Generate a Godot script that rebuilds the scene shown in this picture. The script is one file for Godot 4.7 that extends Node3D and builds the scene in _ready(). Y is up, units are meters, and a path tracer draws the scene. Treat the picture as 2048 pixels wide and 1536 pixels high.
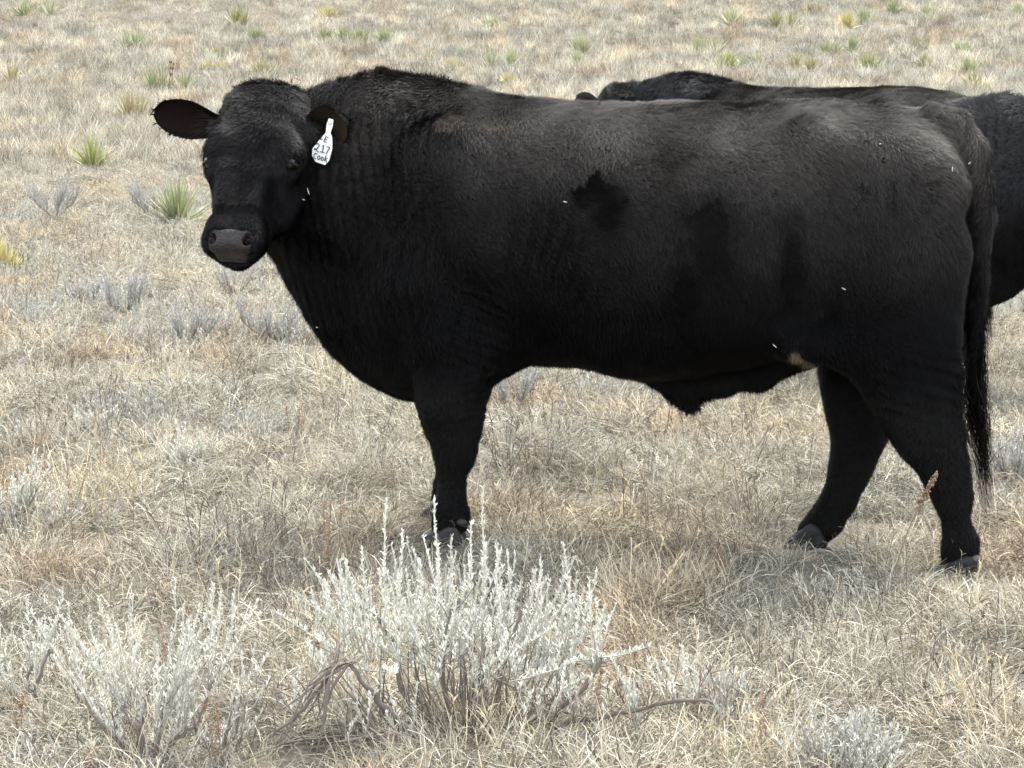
extends Node3D
# A black bull on a dry short-grass prairie, two more bulls behind it. Units are metres, y is up.

# ---------------------------------------------------------------- mesh helper
class Geo:
	var v := PackedVector3Array()
	var n := PackedVector3Array()
	var c := PackedColorArray()
	var i := PackedInt32Array()

	func ribbon(pts: PackedVector3Array, wid: PackedFloat32Array, side: Vector3, col: Color, col2: Color) -> void:
		var m := pts.size()
		var b := v.size()
		for k in m:
			var d: Vector3 = (pts[mini(k + 1, m - 1)] - pts[maxi(k - 1, 0)]).normalized()
			var s: Vector3 = (side - d * side.dot(d)).normalized()
			var nn: Vector3 = s.cross(d)
			var cc := col.lerp(col2, float(k) / (m - 1))
			v.append(pts[k] - s * wid[k])
			v.append(pts[k] + s * wid[k])
			n.append(nn); n.append(nn)
			c.append(cc); c.append(cc)
			if k > 0:
				var a := b + k * 2 - 2
				i.append_array(PackedInt32Array([a, a + 2, a + 1, a + 1, a + 2, a + 3]))

	func tube(pts: PackedVector3Array, rad: PackedFloat32Array, sides: int, col: Color, col2: Color) -> void:
		var m := pts.size()
		var b := v.size()
		var d0: Vector3 = (pts[1] - pts[0]).normalized()
		var s: Vector3 = d0.cross(Vector3(0.31, 0.2, 0.93)).normalized()
		for k in m:
			var d: Vector3 = (pts[mini(k + 1, m - 1)] - pts[maxi(k - 1, 0)]).normalized()
			s = (s - d * s.dot(d)).normalized()
			var t: Vector3 = d.cross(s)
			var cc := col.lerp(col2, float(k) / (m - 1))
			for q in sides:
				var a := TAU * q / sides
				var o: Vector3 = s * cos(a) + t * sin(a)
				v.append(pts[k] + o * rad[k])
				n.append(o)
				c.append(cc)
			if k > 0:
				for q in sides:
					var a0 := b + (k - 1) * sides + q
					var a1 := b + (k - 1) * sides + (q + 1) % sides
					i.append_array(PackedInt32Array([a0, a0 + sides, a1, a1, a0 + sides, a1 + sides]))

	func box(a: Vector3, bb: Vector3, half_w: float, half_t: float, up: Vector3, col: Color) -> void:   # a bar from a to bb
		var d: Vector3 = (bb - a).normalized()
		var s: Vector3 = d.cross(up).normalized()
		var e: Vector3 = s.cross(d).normalized()
		var q := [a - s * half_w, a + s * half_w, bb + s * half_w, bb - s * half_w]
		quad(q[0] + e * half_t, q[1] + e * half_t, q[2] + e * half_t, q[3] + e * half_t, e, col)
		quad(q[0] - e * half_t, q[1] - e * half_t, q[2] - e * half_t, q[3] - e * half_t, -e, col)
		quad(q[0] + e * half_t, q[3] + e * half_t, q[3] - e * half_t, q[0] - e * half_t, -s, col)
		quad(q[1] + e * half_t, q[2] + e * half_t, q[2] - e * half_t, q[1] - e * half_t, s, col)
		quad(q[2] + e * half_t, q[3] + e * half_t, q[3] - e * half_t, q[2] - e * half_t, d, col)
		quad(q[0] + e * half_t, q[1] + e * half_t, q[1] - e * half_t, q[0] - e * half_t, -d, col)

	func quad(p0: Vector3, p1: Vector3, p2: Vector3, p3: Vector3, nn: Vector3, col: Color) -> void:
		var b := v.size()
		for p in [p0, p1, p2, p3]:
			v.append(p); n.append(nn); c.append(col)
		if (p2 - p0).cross(p1 - p0).dot(nn) > 0:
			i.append_array(PackedInt32Array([b, b + 1, b + 2, b, b + 2, b + 3]))
		else:
			i.append_array(PackedInt32Array([b, b + 2, b + 1, b, b + 3, b + 2]))

	func lump(at: Vector3, r: Vector3, col: Color, rings := 5, seg := 7) -> void:
		var b := v.size()
		for a in rings + 1:
			var la := -PI / 2 + PI * a / rings
			for q in seg:
				var lo := TAU * q / seg
				var o := Vector3(cos(la) * cos(lo), sin(la), cos(la) * sin(lo))
				v.append(at + o * r); n.append((o / r).normalized()); c.append(col)
		for a in rings:
			for q in seg:
				var a0 := b + a * seg + q
				var a1 := b + a * seg + (q + 1) % seg
				i.append_array(PackedInt32Array([a0, a1, a0 + seg, a1, a1 + seg, a0 + seg]))

	func join(g: Geo, t: Transform3D) -> void:
		var b := v.size()
		for p in g.v: v.append(t * p)
		for p in g.n: n.append((t.basis * p).normalized())
		c.append_array(g.c)
		for k in g.i: i.append(b + k)

	func smooth() -> void:
		n.resize(v.size())
		n.fill(Vector3.ZERO)
		for k in range(0, i.size(), 3):
			var f: Vector3 = (v[i[k + 2]] - v[i[k]]).cross(v[i[k + 1]] - v[i[k]])
			n[i[k]] += f; n[i[k + 1]] += f; n[i[k + 2]] += f
		for k in n.size(): n[k] = n[k].normalized()

	func mesh() -> ArrayMesh:
		var a := []
		a.resize(Mesh.ARRAY_MAX)
		a[Mesh.ARRAY_VERTEX] = v
		a[Mesh.ARRAY_NORMAL] = n
		if c.size() == v.size(): a[Mesh.ARRAY_COLOR] = c
		a[Mesh.ARRAY_INDEX] = i
		var m := ArrayMesh.new()
		m.add_surface_from_arrays(Mesh.PRIMITIVE_TRIANGLES, a)
		return m

# ---------------------------------------------------------------- distance field, meshed with surface nets
class Field:
	var o: Vector3
	var cell: float
	var nx: int
	var ny: int
	var nz: int
	var f := PackedFloat32Array()

	func _init(lo: Vector3, hi: Vector3, size: float) -> void:
		o = lo; cell = size
		nx = int((hi.x - lo.x) / size) + 2
		ny = int((hi.y - lo.y) / size) + 2
		nz = int((hi.z - lo.z) / size) + 2
		f.resize(nx * ny * nz)
		f.fill(1.0)

	func _range(lo: float, hi: float, org: float, count: int) -> Vector2i:
		return Vector2i(maxi(0, int((lo - org) / cell)), mini(count - 1, int((hi - org) / cell) + 1))

	# a tapered capsule, its third axis flattened by sz; k is the blend, cut takes it away
	func cone(a: Vector3, b: Vector3, ra: float, rb: float, k: float, sz := 1.0, cut := false) -> void:
		var r := maxf(ra, rb) + k + cell * 2
		var X := _range(minf(a.x, b.x) - r, maxf(a.x, b.x) + r, o.x, nx)
		var Y := _range(minf(a.y, b.y) - r, maxf(a.y, b.y) + r, o.y, ny)
		var Z := _range(minf(a.z, b.z) - r * sz, maxf(a.z, b.z) + r * sz, o.z, nz)
		var ab := b - a
		var l2 := maxf(ab.x * ab.x + ab.y * ab.y + ab.z * ab.z, 1e-9)
		for ix in range(X.x, X.y + 1):
			for iy in range(Y.x, Y.y + 1):
				var at := (ix * ny + iy) * nz
				for iz in range(Z.x, Z.y + 1):
					var p := Vector3(o.x + ix * cell, o.y + iy * cell, o.z + iz * cell) - a
					var t := clampf(p.dot(ab) / l2, 0.0, 1.0)
					p -= ab * t
					p.z /= sz
					var d := p.length() - ra - (rb - ra) * t
					var e := f[at + iz]
					if cut:
						var h := maxf(k - absf(e + d), 0.0) / k
						f[at + iz] = maxf(e, -d) + h * h * k * 0.25
					elif d < e + k:
						var h := maxf(k - absf(e - d), 0.0) / k
						f[at + iz] = minf(e, d) - h * h * k * 0.25

	# rings along the first axis; rows of 8: place, low, high, half width, middle of third axis, exponent, narrowing upward, narrowing downward
	func loft(st: PackedFloat32Array, k: float) -> void:
		var rows := st.size() / 8
		for ix in nx:
			var x := o.x + ix * cell
			if x < st[0] or x > st[(rows - 1) * 8]: continue
			var r := 0
			while r < rows - 2 and x > st[(r + 1) * 8]: r += 1
			var t := (x - st[r * 8]) / (st[r * 8 + 8] - st[r * 8])
			var q := PackedFloat32Array()
			for j in range(1, 8):
				var p0 := st[maxi(r - 1, 0) * 8 + j]
				var p3 := st[mini(r + 2, rows - 1) * 8 + j]
				q.append(cubic_interpolate(st[r * 8 + j], st[r * 8 + 8 + j], p0, p3, t))
			var hy := maxf((q[1] - q[0]) * 0.5, 0.005)
			var yc := (q[1] + q[0]) * 0.5
			var small := minf(hy, q[2])
			var Y := _range(q[0] - 0.07, q[1] + 0.07, o.y, ny)
			var Z := _range(q[3] - q[2] - 0.07, q[3] + q[2] + 0.07, o.z, nz)
			for iy in range(Y.x, Y.y + 1):
				var yn := (o.y + iy * cell - yc) / hy
				var hw := maxf(q[2] * (1.0 - (q[5] * yn if yn > 0 else -q[6] * yn)), 0.004)
				var yp := pow(absf(yn), q[4])
				var at := (ix * ny + iy) * nz
				for iz in range(Z.x, Z.y + 1):
					var wn := absf(o.z + iz * cell - q[3]) / hw
					var d := (pow(yp + pow(wn, q[4]), 1.0 / q[4]) - 1.0) * small
					var e := f[at + iz]
					if d < e + k:
						var h := maxf(k - absf(e - d), 0.0) / k
						f[at + iz] = minf(e, d) - h * h * k * 0.25

	func geo() -> Geo:
		var g := Geo.new()
		var ids := PackedInt32Array()
		ids.resize(f.size())
		ids.fill(-1)
		var sx := ny * nz
		var near := cell * 4.0
		var off := PackedInt32Array([0, sx, nz, sx + nz, 1, sx + 1, nz + 1, sx + nz + 1])
		var ea := PackedInt32Array([0, 2, 4, 6, 0, 1, 4, 5, 0, 1, 2, 3])
		var eb := PackedInt32Array([1, 3, 5, 7, 2, 3, 6, 7, 4, 5, 6, 7])
		var cells := PackedInt32Array()
		for ix in nx - 1:
			for iy in ny - 1:
				var at0 := (ix * ny + iy) * nz
				for iz in nz - 1:
					var at := at0 + iz
					var e := f[at]
					if e > near or e < -near: continue
					var neg := 0
					for j in 8:
						if f[at + off[j]] < 0: neg += 1
					if neg == 0 or neg == 8: continue
					var sum := Vector3.ZERO
					var cnt := 0
					for j in 12:
						var va := f[at + off[ea[j]]]
						var vb := f[at + off[eb[j]]]
						if (va < 0) != (vb < 0):
							var t := va / (va - vb)
							var A := ea[j]
							var p := Vector3(A & 1, (A >> 1) & 1, (A >> 2) & 1)
							if j < 4: p.x += t
							elif j < 8: p.y += t
							else: p.z += t
							sum += p
							cnt += 1
					ids[at] = g.v.size()
					g.v.append(o + (Vector3(ix, iy, iz) + sum / cnt) * cell)
					cells.append(at)
		for at in cells:
			var s := f[at] < 0
			for axis in 3:
				var step := sx if axis == 0 else (nz if axis == 1 else 1)
				if (f[at + step] < 0) == s: continue
				var du := nz if axis == 0 else (1 if axis == 1 else sx)
				var dv := 1 if axis == 0 else (sx if axis == 1 else nz)
				var i0 := ids[at - du - dv]
				var i1 := ids[at - dv]
				var i2 := ids[at]
				var i3 := ids[at - du]
				if i0 < 0 or i1 < 0 or i2 < 0 or i3 < 0: continue
				if s: g.i.append_array(PackedInt32Array([i0, i2, i1, i0, i3, i2]))
				else: g.i.append_array(PackedInt32Array([i0, i1, i2, i0, i2, i3]))
		g.smooth()
		return g

# ---------------------------------------------------------------- naming and tagging
var taken := {}
func numbered(called: String) -> String:
	var k: int = taken.get(called, 0)
	taken[called] = k + 1
	return called if k == 0 else "%s_%03d" % [called, k]

func thing(called: String, label: String, category: String, at := Vector3.ZERO, group := "") -> Node3D:
	var o := Node3D.new()
	o.name = numbered(called)
	add_child(o, true)
	o.position = at
	o.set_meta("label", label)
	o.set_meta("category", category)
	if group: o.set_meta("group", group)
	return o

func part(called: String, g: Geo, m: Material, parent: Node, label := "", kind := "") -> MeshInstance3D:
	var o := MeshInstance3D.new()
	o.name = called
	o.mesh = g.mesh()
	o.material_override = m
	parent.add_child(o, true)
	if label: o.set_meta("label", label)
	if kind: o.set_meta("kind", kind)
	return o

func scatter(called: String, me: Mesh, m: Material, where: Array[Transform3D], tint: PackedColorArray, parent: Node) -> MultiMeshInstance3D:
	var mm := MultiMesh.new()
	mm.transform_format = MultiMesh.TRANSFORM_3D
	mm.use_colors = true
	mm.mesh = me
	mm.instance_count = where.size()
	for k in where.size():
		mm.set_instance_transform(k, where[k])
		mm.set_instance_color(k, tint[k])
	var o := MultiMeshInstance3D.new()
	o.name = called
	o.multimesh = mm
	o.material_override = m
	o.set_meta("kind", "stuff")
	parent.add_child(o, true)
	return o

func paint(rough: float, spec := 0.5) -> StandardMaterial3D:
	var m := StandardMaterial3D.new()
	m.albedo_color = Color.WHITE
	m.vertex_color_use_as_albedo = true
	m.roughness = rough
	m.metallic_specular = spec
	return m

# ---------------------------------------------------------------- the lie of the land
func ground(x: float, z: float) -> float:
	var d := -z
	var a := clampf(d - 18.0, 0.0, 42.0)
	var h := 0.0011 * a * a + clampf(d - 60.0, 0.0, 240.0) * 0.0924 + maxf(d - 300.0, 0.0) * 0.02
	h += 0.012 * sin(x * 3.1 + z * 1.3) * sin(z * 2.7 - x * 0.9) + 0.008 * sin(x * 7.3 - z * 3.9)
	h += 0.022 * clampf((d - 14.0) / 20.0, 0.0, 1.0) * (sin(x * 0.55 + 1.0 + z * 0.21) + sin(z * 0.42 - x * 0.33))
	return h

var rng := RandomNumberGenerator.new()
func rf(a: float, b: float) -> float: return rng.randf_range(a, b)
func lin(r: float, g: float, b: float) -> Color: return Color(r, g, b)


# ---------------------------------------------------------------- grass
const STRAW := [Color(0.592, 0.552, 0.45), Color(0.70, 0.67, 0.57), Color(0.472, 0.450, 0.39), Color(0.545, 0.482, 0.38), Color(0.35, 0.338, 0.304)]

func bent(at: Vector3, az: float, lean: float, length: float, curl: float, twist: float, segs: int) -> PackedVector3Array:
	var p := PackedVector3Array([at])
	var q := at
	for k in segs:
		var l := minf(lean, 1.9)
		q += Vector3(sin(l) * cos(az), cos(l), sin(l) * sin(az)) * (length / segs)
		p.append(q)
		lean += curl / segs
		az += twist / segs
	return p

func taper(w: float, count: int, tip := 0.25) -> PackedFloat32Array:
	var a := PackedFloat32Array()
	for k in count: a.append(w * lerpf(1.0, tip, float(k) / (count - 1)))
	return a

func tuft(blades: int, rad: float, l0: float, l1: float, lean: float, curl: float, w: float, segs := 5) -> Geo:
	var g := Geo.new()
	for k in blades:
		var a := rf(0, TAU)
		var r := rad * sqrt(rng.randf())
		var at := Vector3(cos(a) * r, -0.01, sin(a) * r)
		var az := a + rf(-1.0, 1.0)
		var p := bent(at, az, rf(0.0, lean), rf(l0, l1), rf(0.2, 1.0) * curl, rf(-1.8, 1.8), segs)
		var col: Color = STRAW[rng.randi() % 5] * rf(0.42, 1.32)
		var s := Vector3(rf(-1, 1), rf(-0.3, 0.3), rf(-1, 1)).normalized()
		g.ribbon(p, taper(w * rf(0.7, 1.3), segs + 1), s, col, col * rf(0.95, 1.15))
	return g

func stems(count: int, rad: float, l0: float, l1: float, w: float, straw := Color(0.64, 0.57, 0.43)) -> Geo:   # upright seed stalks
	var g := Geo.new()
	for k in count:
		var a := rf(0, TAU)
		var at := Vector3(cos(a), 0, sin(a)) * rad * rng.randf()
		var p := bent(at, a + rf(-0.8, 0.8), rf(0.0, 0.35), rf(l0, l1), rf(0.0, 0.7), rf(-0.6, 0.6), 6)
		var col := straw * rf(0.8, 1.15)
		g.ribbon(p, taper(w, 7, 0.5), Vector3(rf(-1, 1), 0, rf(-1, 1)).normalized(), col, col)
		if rng.randf() < 0.6:
			for j in 5:
				var q := p[6].lerp(p[5], j * 0.22)
				var b := bent(q, rf(0, TAU), rf(0.2, 0.9), rf(0.012, 0.03), 0.5, 0, 2)
				g.ribbon(b, taper(w * 1.2, 3), Vector3(rf(-1, 1), 0, rf(-1, 1)).normalized(), col, col * 1.1)
	return g

func litter(blades: int, rad: float, w: float) -> Geo:   # dead blades lying criss-cross on the soil
	var g := Geo.new()
	for k in blades:
		var a := rf(0, TAU)
		var r := rad * sqrt(rng.randf())
		var at := Vector3(cos(a) * r, rf(0.004, 0.03), sin(a) * r)
		var p := bent(at, rf(0, TAU), rf(1.2, 1.75), rf(0.04, 0.13), rf(-0.4, 0.3), rf(-2.5, 2.5), 4)
		var col: Color = STRAW[rng.randi() % 5] * rf(0.2, 0.8)
		g.ribbon(p, taper(w, 5, 0.5), Vector3(rf(-0.4, 0.4), rf(-0.5, 0.5), rf(-1, 1)).normalized(), col, col)
	return g

var hooves := [Vector2(-0.20, -6.70), Vector2(-0.24, -7.1), Vector2(1.235, -6.28), Vector2(0.90, -6.85)]   # trodden grass
var patch := FastNoiseLite.new()
var patch2 := FastNoiseLite.new()

func hue_at(x: float, z: float) -> Color:   # dead grass varies from cream through grey to rusty, in drifts
	var k := -z
	var s := 1.0 + k * 0.02
	var a := patch.get_noise_2d(x * 1.6 / s * 1.6, z * 1.0 / s)
	var b := patch2.get_noise_2d(x * 2.4 / s, z * 1.3 / s)
	var col := Color(1, 1, 1)
	if a > 0.12: col = col.lerp(Color(0.94, 0.80, 0.67), clampf((a - 0.15) * 3.0, 0, 0.7))
	elif a < -0.06: col = col.lerp(Color(0.93, 0.95, 0.955), clampf((-0.06 - a) * 3.5, 0, 0.85))
	if b > 0.2: col = col.lerp(Color(1.09, 1.05, 0.95), clampf((b - 0.2) * 3, 0, 0.8))
	elif b < -0.2: col *= lerpf(1.0, 0.74, clampf((-0.2 - b) * 3, 0, 1))
	if k > 20.0: col *= 1.0 + 0.45 * clampf((k - 20.0) / 15.0, 0, 1) * patch.get_noise_2d(x * 0.9 + 70, z * 0.5)
	return col

func silver_cover(m: Material) -> void:   # low silver sprigs that spread through the grass
	var blobs := [[-2.3, -12.3, 0.9], [-1.3, -11.2, 0.8], [-3.3, -18.0, 1.6], [1.75, -7.8, 0.5], [5.0, -38.0, 4.0], [7.8, -38.0, 3.0], [-1.6, -7.1, 0.45], [-1.05, -5.3, 0.22], [2.7, -12.2, 0.9], [-1.4, -8.8, 0.7], [-3.4, -14.5, 1.2], [-0.85, -4.75, 0.2], [0.1, -9.4, 0.5], [0.42, -5.1, 0.14], [0.72, -4.72, 0.12]]
	var kinds: Array[Mesh] = []
	var where := []
	var tint := []
	for k in 3:
		var g := Geo.new()
		for j in 7:
			var a := rf(0, TAU)
			leafy_shoot(g, g, Vector3(cos(a), 0, sin(a)) * rf(0, 0.03), a, rf(0.1, 0.9), rf(0.05, 0.13), 260.0, Color(0.56, 0.555, 0.52))
		kinds.append(g.mesh())
		var t: Array[Transform3D] = []
		where.append(t)
		tint.append(PackedColorArray())
	for b in blobs:
		var n := int(130 if b[2] < 2 else 330)
		if b[2] < 0.4: n = 34
		for j in n:
			var a := rf(0, TAU)
			var rr: float = b[2] * sqrt(rng.randf()) * rf(0.5, 1.15)
			var x: float = b[0] + cos(a) * rr
			var z: float = b[1] + sin(a) * rr * 0.9
			if patch2.get_noise_2d(x * 2.0, z * 2.0) < -0.05: continue
			var k := rng.randi() % 3
			where[k].append(Transform3D(Basis.from_euler(Vector3(rf(-0.2, 0.2), rf(0, TAU), rf(-0.2, 0.2))).scaled(Vector3.ONE * rf(0.6, 1.3)), Vector3(x, ground(x, z), z)))
			tint[k].append(Color(1, 1, 1) * rf(0.75, 1.15))
	var root := thing("silver_ground_cover", "low silvery sprigs spread in patches through the dry grass", "ground cover")
	root.set_meta("kind", "stuff")
	for k in 3: scatter("silver_sprigs", kinds[k], m, where[k], tint[k], root)

func grow_grass(m: Material) -> void:
	patch.seed = 11; patch.frequency = 0.55; patch.fractal_octaves = 3
	patch2.seed = 29; patch2.frequency = 0.8; patch2.fractal_octaves = 2
	var kinds: Array[Mesh] = []
	var where := []
	var tint := []
	for k in 5: kinds.append(tuft(44, 0.045, 0.04, 0.115, 0.65, 2.7, 0.0012, 6).mesh())       # short curly grass
	for k in 3: kinds.append(tuft(30, 0.03, 0.07, 0.15, 0.5, 1.9, 0.0012, 6).mesh())   # looser arching tufts
	kinds.append(stems(4, 0.05, 0.12, 0.25, 0.0011).mesh())
	kinds.append(stems(5, 0.06, 0.08, 0.20, 0.0010, Color(0.15, 0.12, 0.10)).mesh())
	for k in 3: kinds.append(litter(52, 0.09, 0.0012).mesh())
	for k in 2: kinds.append(tuft(40, 0.07, 0.10, 0.22, 0.5, 0.9, 0.0024, 3).mesh())    # broader tufts that stand far away
	for k in kinds.size():
		var a: Array[Transform3D] = []
		where.append(a)
		tint.append(PackedColorArray())
	var bands := [3.3, 6.5, 10.0, 15.0, 24.0, 38.0, 68.0]
	var steps := [0.034, 0.040, 0.052, 0.070, 0.095, 0.125]
	for b in 6:
		var st: float = steps[b]
		var d: float = bands[b]
		while d < bands[b + 1]:
			var inner := 0.2151 * d * 1.12 + 1.2
			var half := inner + 0.33 * maxf(d - 6.0, 0.0)
			var x := -half
			while x < half:
				var px := x + rf(-0.6, 0.6) * st
				var pz := -d + rf(-0.6, 0.6) * st
				x += st
				var outside := absf(px) > inner
				if outside and rng.randf() < 0.68: continue
				var thin := patch2.get_noise_2d(px * 2.2 + 50, pz * 2.2)
				if thin < -0.30 and rng.randf() < 0.8: continue
				var r := rng.randf()
				var kind := 0
				if b < 4:
					if r < 0.54: kind = rng.randi() % 5
					elif r < 0.73: kind = 5 + rng.randi() % 3
					elif r < 0.78: kind = 8 + rng.randi() % 2
					else: kind = 10 + rng.randi() % 3
				else:
					if r < 0.35: kind = rng.randi() % 5
					elif r < 0.5: kind = 5 + rng.randi() % 3
					elif r < 0.54: kind = 8 + rng.randi() % 2
					elif r < 0.72: kind = 10 + rng.randi() % 3
					else: kind = 13 + rng.randi() % 2
				var s := rf(0.65, 1.25) * (1.0 + 0.45 * thin) * (1.45 if outside else 1.0)
				for q in hooves: s *= lerpf(0.55, 1.0, smoothstep(0.08, 0.22, Vector2(px - q.x, (pz - q.y) * 0.7).length()))
				var t := Transform3D(Basis.from_euler(Vector3(rf(-0.25, 0.25), rf(0, TAU), rf(-0.25, 0.25))).scaled(Vector3(s, s * rf(0.8, 1.15), s)), Vector3(px, ground(px, pz), pz))
				where[kind].append(t)
				tint[kind].append(hue_at(px, pz) * (rf(0.7, 1.2) if b < 4 else rf(0.5, 1.3)))
			d += st
	silver_cover(m)
	var root := thing("dry_grass", "matted straw coloured short grass covering the whole prairie", "grass")
	root.set_meta("kind", "stuff")
	for k in kinds.size():
		var called := "short_grass"
		if k >= 5: called = "arching_grass"
		if k >= 8: called = "seed_stalks"
		if k >= 10: called = "grass_litter"
		if k >= 13: called = "broad_grass"
		scatter(called, kinds[k], m, where[k], tint[k], root)

# ---------------------------------------------------------------- plants
func yucca(label: String, x: float, z: float, h: float, w: float, kind: int, m: Material, group := "") -> void:
	var t := thing("yucca", label, "yucca", Vector3(x, ground(x, z) - 0.01, z), group)
	var g := Geo.new()
	var base: Color = [Color(0.20, 0.24, 0.07), Color(0.145, 0.19, 0.09), Color(0.24, 0.27, 0.17), Color(0.19, 0.20, 0.09), Color(0.38, 0.34, 0.14), Color(0.25, 0.21, 0.12)][kind]
	if z < -30.0: w *= 1.35
	var clumps := 1 if w < h * 1.5 else 3
	for q in clumps:
		var c := Vector3(rf(-0.3, 0.3) * w, 0, rf(-0.2, 0.2) * w) if clumps > 1 else Vector3.ZERO
		for k in 130 / (1 if clumps == 1 else 2):
			var az := rf(0, TAU)
			var up := rng.randf()
			var lean := lerpf(0.05, 1.5 if z < -30.0 else 1.35, pow(up, 1.2))
			var l := h * rf(0.8, 1.15) * lerpf(1.1, 0.9, up)
			var p := bent(c + Vector3(cos(az), 0, sin(az)) * 0.02, az, lean, l, rf(-0.15, 0.35), rf(-0.2, 0.2), 4)
			var col := base * rf(0.9, 1.6)
			if rng.randf() < 0.16: col = Color(0.5, 0.44, 0.3) * rf(0.7, 1.1)
			var side := Vector3(-sin(az), rf(-0.5, 0.5), cos(az)).normalized()
			g.ribbon(p, PackedFloat32Array([0.007, 0.009, 0.0075, 0.005, 0.0006]), side, col, col.lerp(Color(0.5, 0.46, 0.28), 0.35))
	part("leaves", g, m, t)
	if w > 0.78 and kind == 1:   # dead flower stalks with split pods
		for k in 3:
			var s := Geo.new()
			var p := bent(Vector3(rf(-0.15, 0.15), 0, rf(-0.1, 0.1)), rf(0, TAU), 0.15, h * rf(1.0, 1.35), 0.4, 0.3, 5)
			s.tube(p, taper(0.004, 6, 0.6), 4, Color(0.16, 0.12, 0.09), Color(0.16, 0.12, 0.09))
			for j in 3: s.lump(p[5 - j] + Vector3(rf(-0.02, 0.02), 0, 0), Vector3(0.012, 0.022, 0.012), Color(0.09, 0.07, 0.055))
			part("seed_stalk", s, m, t)

func leafy_shoot(g: Geo, wood: Geo, at: Vector3, az: float, lean: float, l: float, dense: float, silver: Color) -> void:
	var p := bent(at, az, lean, l, rf(-0.5, 0.1) * lean, rf(-0.7, 0.7), 6)
	for k in range(1, 6): p[k] += Vector3(rf(-1, 1), rf(-0.3, 0.3), rf(-1, 1)) * 0.0035
	wood.tube(p, taper(0.0016, 7, 0.6), 4, Color(0.30, 0.28, 0.25), silver * 0.9)
	var n := int(l * dense * 1.25)
	for k in n:
		var t := pow(rng.randf(), 0.65)
		var f := t * 6.0
		var q: Vector3 = p[mini(int(f), 5)].lerp(p[mini(int(f), 5) + 1], f - int(f))
		var ll := rf(0.007, 0.023) * lerpf(1.1, 0.55, t)
		var la := rf(0, TAU)
		var b := bent(q, la, rf(0.1, 0.8), ll, rf(-0.9, 0.9), rf(-0.8, 0.8), 3)
		var col := silver * rf(0.72, 1.12)
		g.ribbon(b, PackedFloat32Array([0.0007, 0.0015, 0.0014, 0.0006]), Vector3(-sin(la), rf(-0.4, 0.4), cos(la)).normalized(), col, col)

func gnarl(g: Geo, pts: PackedVector3Array, r0: float, r1: float, col: Color) -> PackedVector3Array:   # a twisted woody limb through these points
	var p := PackedVector3Array()
	var steps := (pts.size() - 1) * 5
	for k in steps + 1:
		var f := float(k) / 5.0
		var s := mini(int(f), pts.size() - 2)
		var q := pts[s].cubic_interpolate(pts[s + 1], pts[maxi(s - 1, 0)], pts[mini(s + 2, pts.size() - 1)], f - s)
		p.append(q + Vector3(rf(-1, 1), rf(-1, 1), rf(-1, 1)) * r0 * 0.5)
	var rad := PackedFloat32Array()
	for k in steps + 1: rad.append(lerpf(r0, r1, float(k) / steps) * rf(0.8, 1.2))
	g.tube(p, rad, 6, col, col * 1.1)
	return p

func sage(called: String, label: String, category: String, x: float, z: float, h: float, w: float, stemsn: int, shoots: int, silver: Color, m: Material, bark: Material, group := "") -> void:
	var t := thing(called, label, category, Vector3(x, ground(x, z), z), group)
	var leaf := Geo.new()
	var twig := Geo.new()
	var tips := []
	for k in stemsn:
		var a := TAU * (k + rf(-0.3, 0.3)) / stemsn
		var o := Vector3(cos(a), 0, sin(a) * 0.7)
		var out := w * rf(0.25, 0.5)
		var g := Geo.new()
		var p := gnarl(g, PackedVector3Array([o * 0.02, o * out * 0.35 + Vector3(0, h * rf(0.12, 0.3), 0), o * out * 0.75 + Vector3(0, h * rf(0.25, 0.5), 0), o * out + Vector3(0, h * rf(0.35, 0.7), 0)]), 0.006 * (0.5 + h * 1.6), 0.002, Color(0.19, 0.165, 0.14))
		part("woody_branch", g, bark, t)
		tips.append(p)
	for k in shoots:
		var p: PackedVector3Array = tips[rng.randi() % tips.size()]
		var q := p[int(rf(0.2, 1.0) * (p.size() - 1))]
		var az := atan2(q.z, q.x) + rf(-1.2, 1.2)
		leafy_shoot(leaf, twig, q, az, rf(0.05, 0.75), clampf(h * rf(0.3, 0.75), 0.05, 0.3), 300.0 if h > 0.2 else 220.0, silver)
	part("twigs", twig, bark, t)
	part("silver_leaves", leaf, m, t, "", "stuff")

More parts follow.
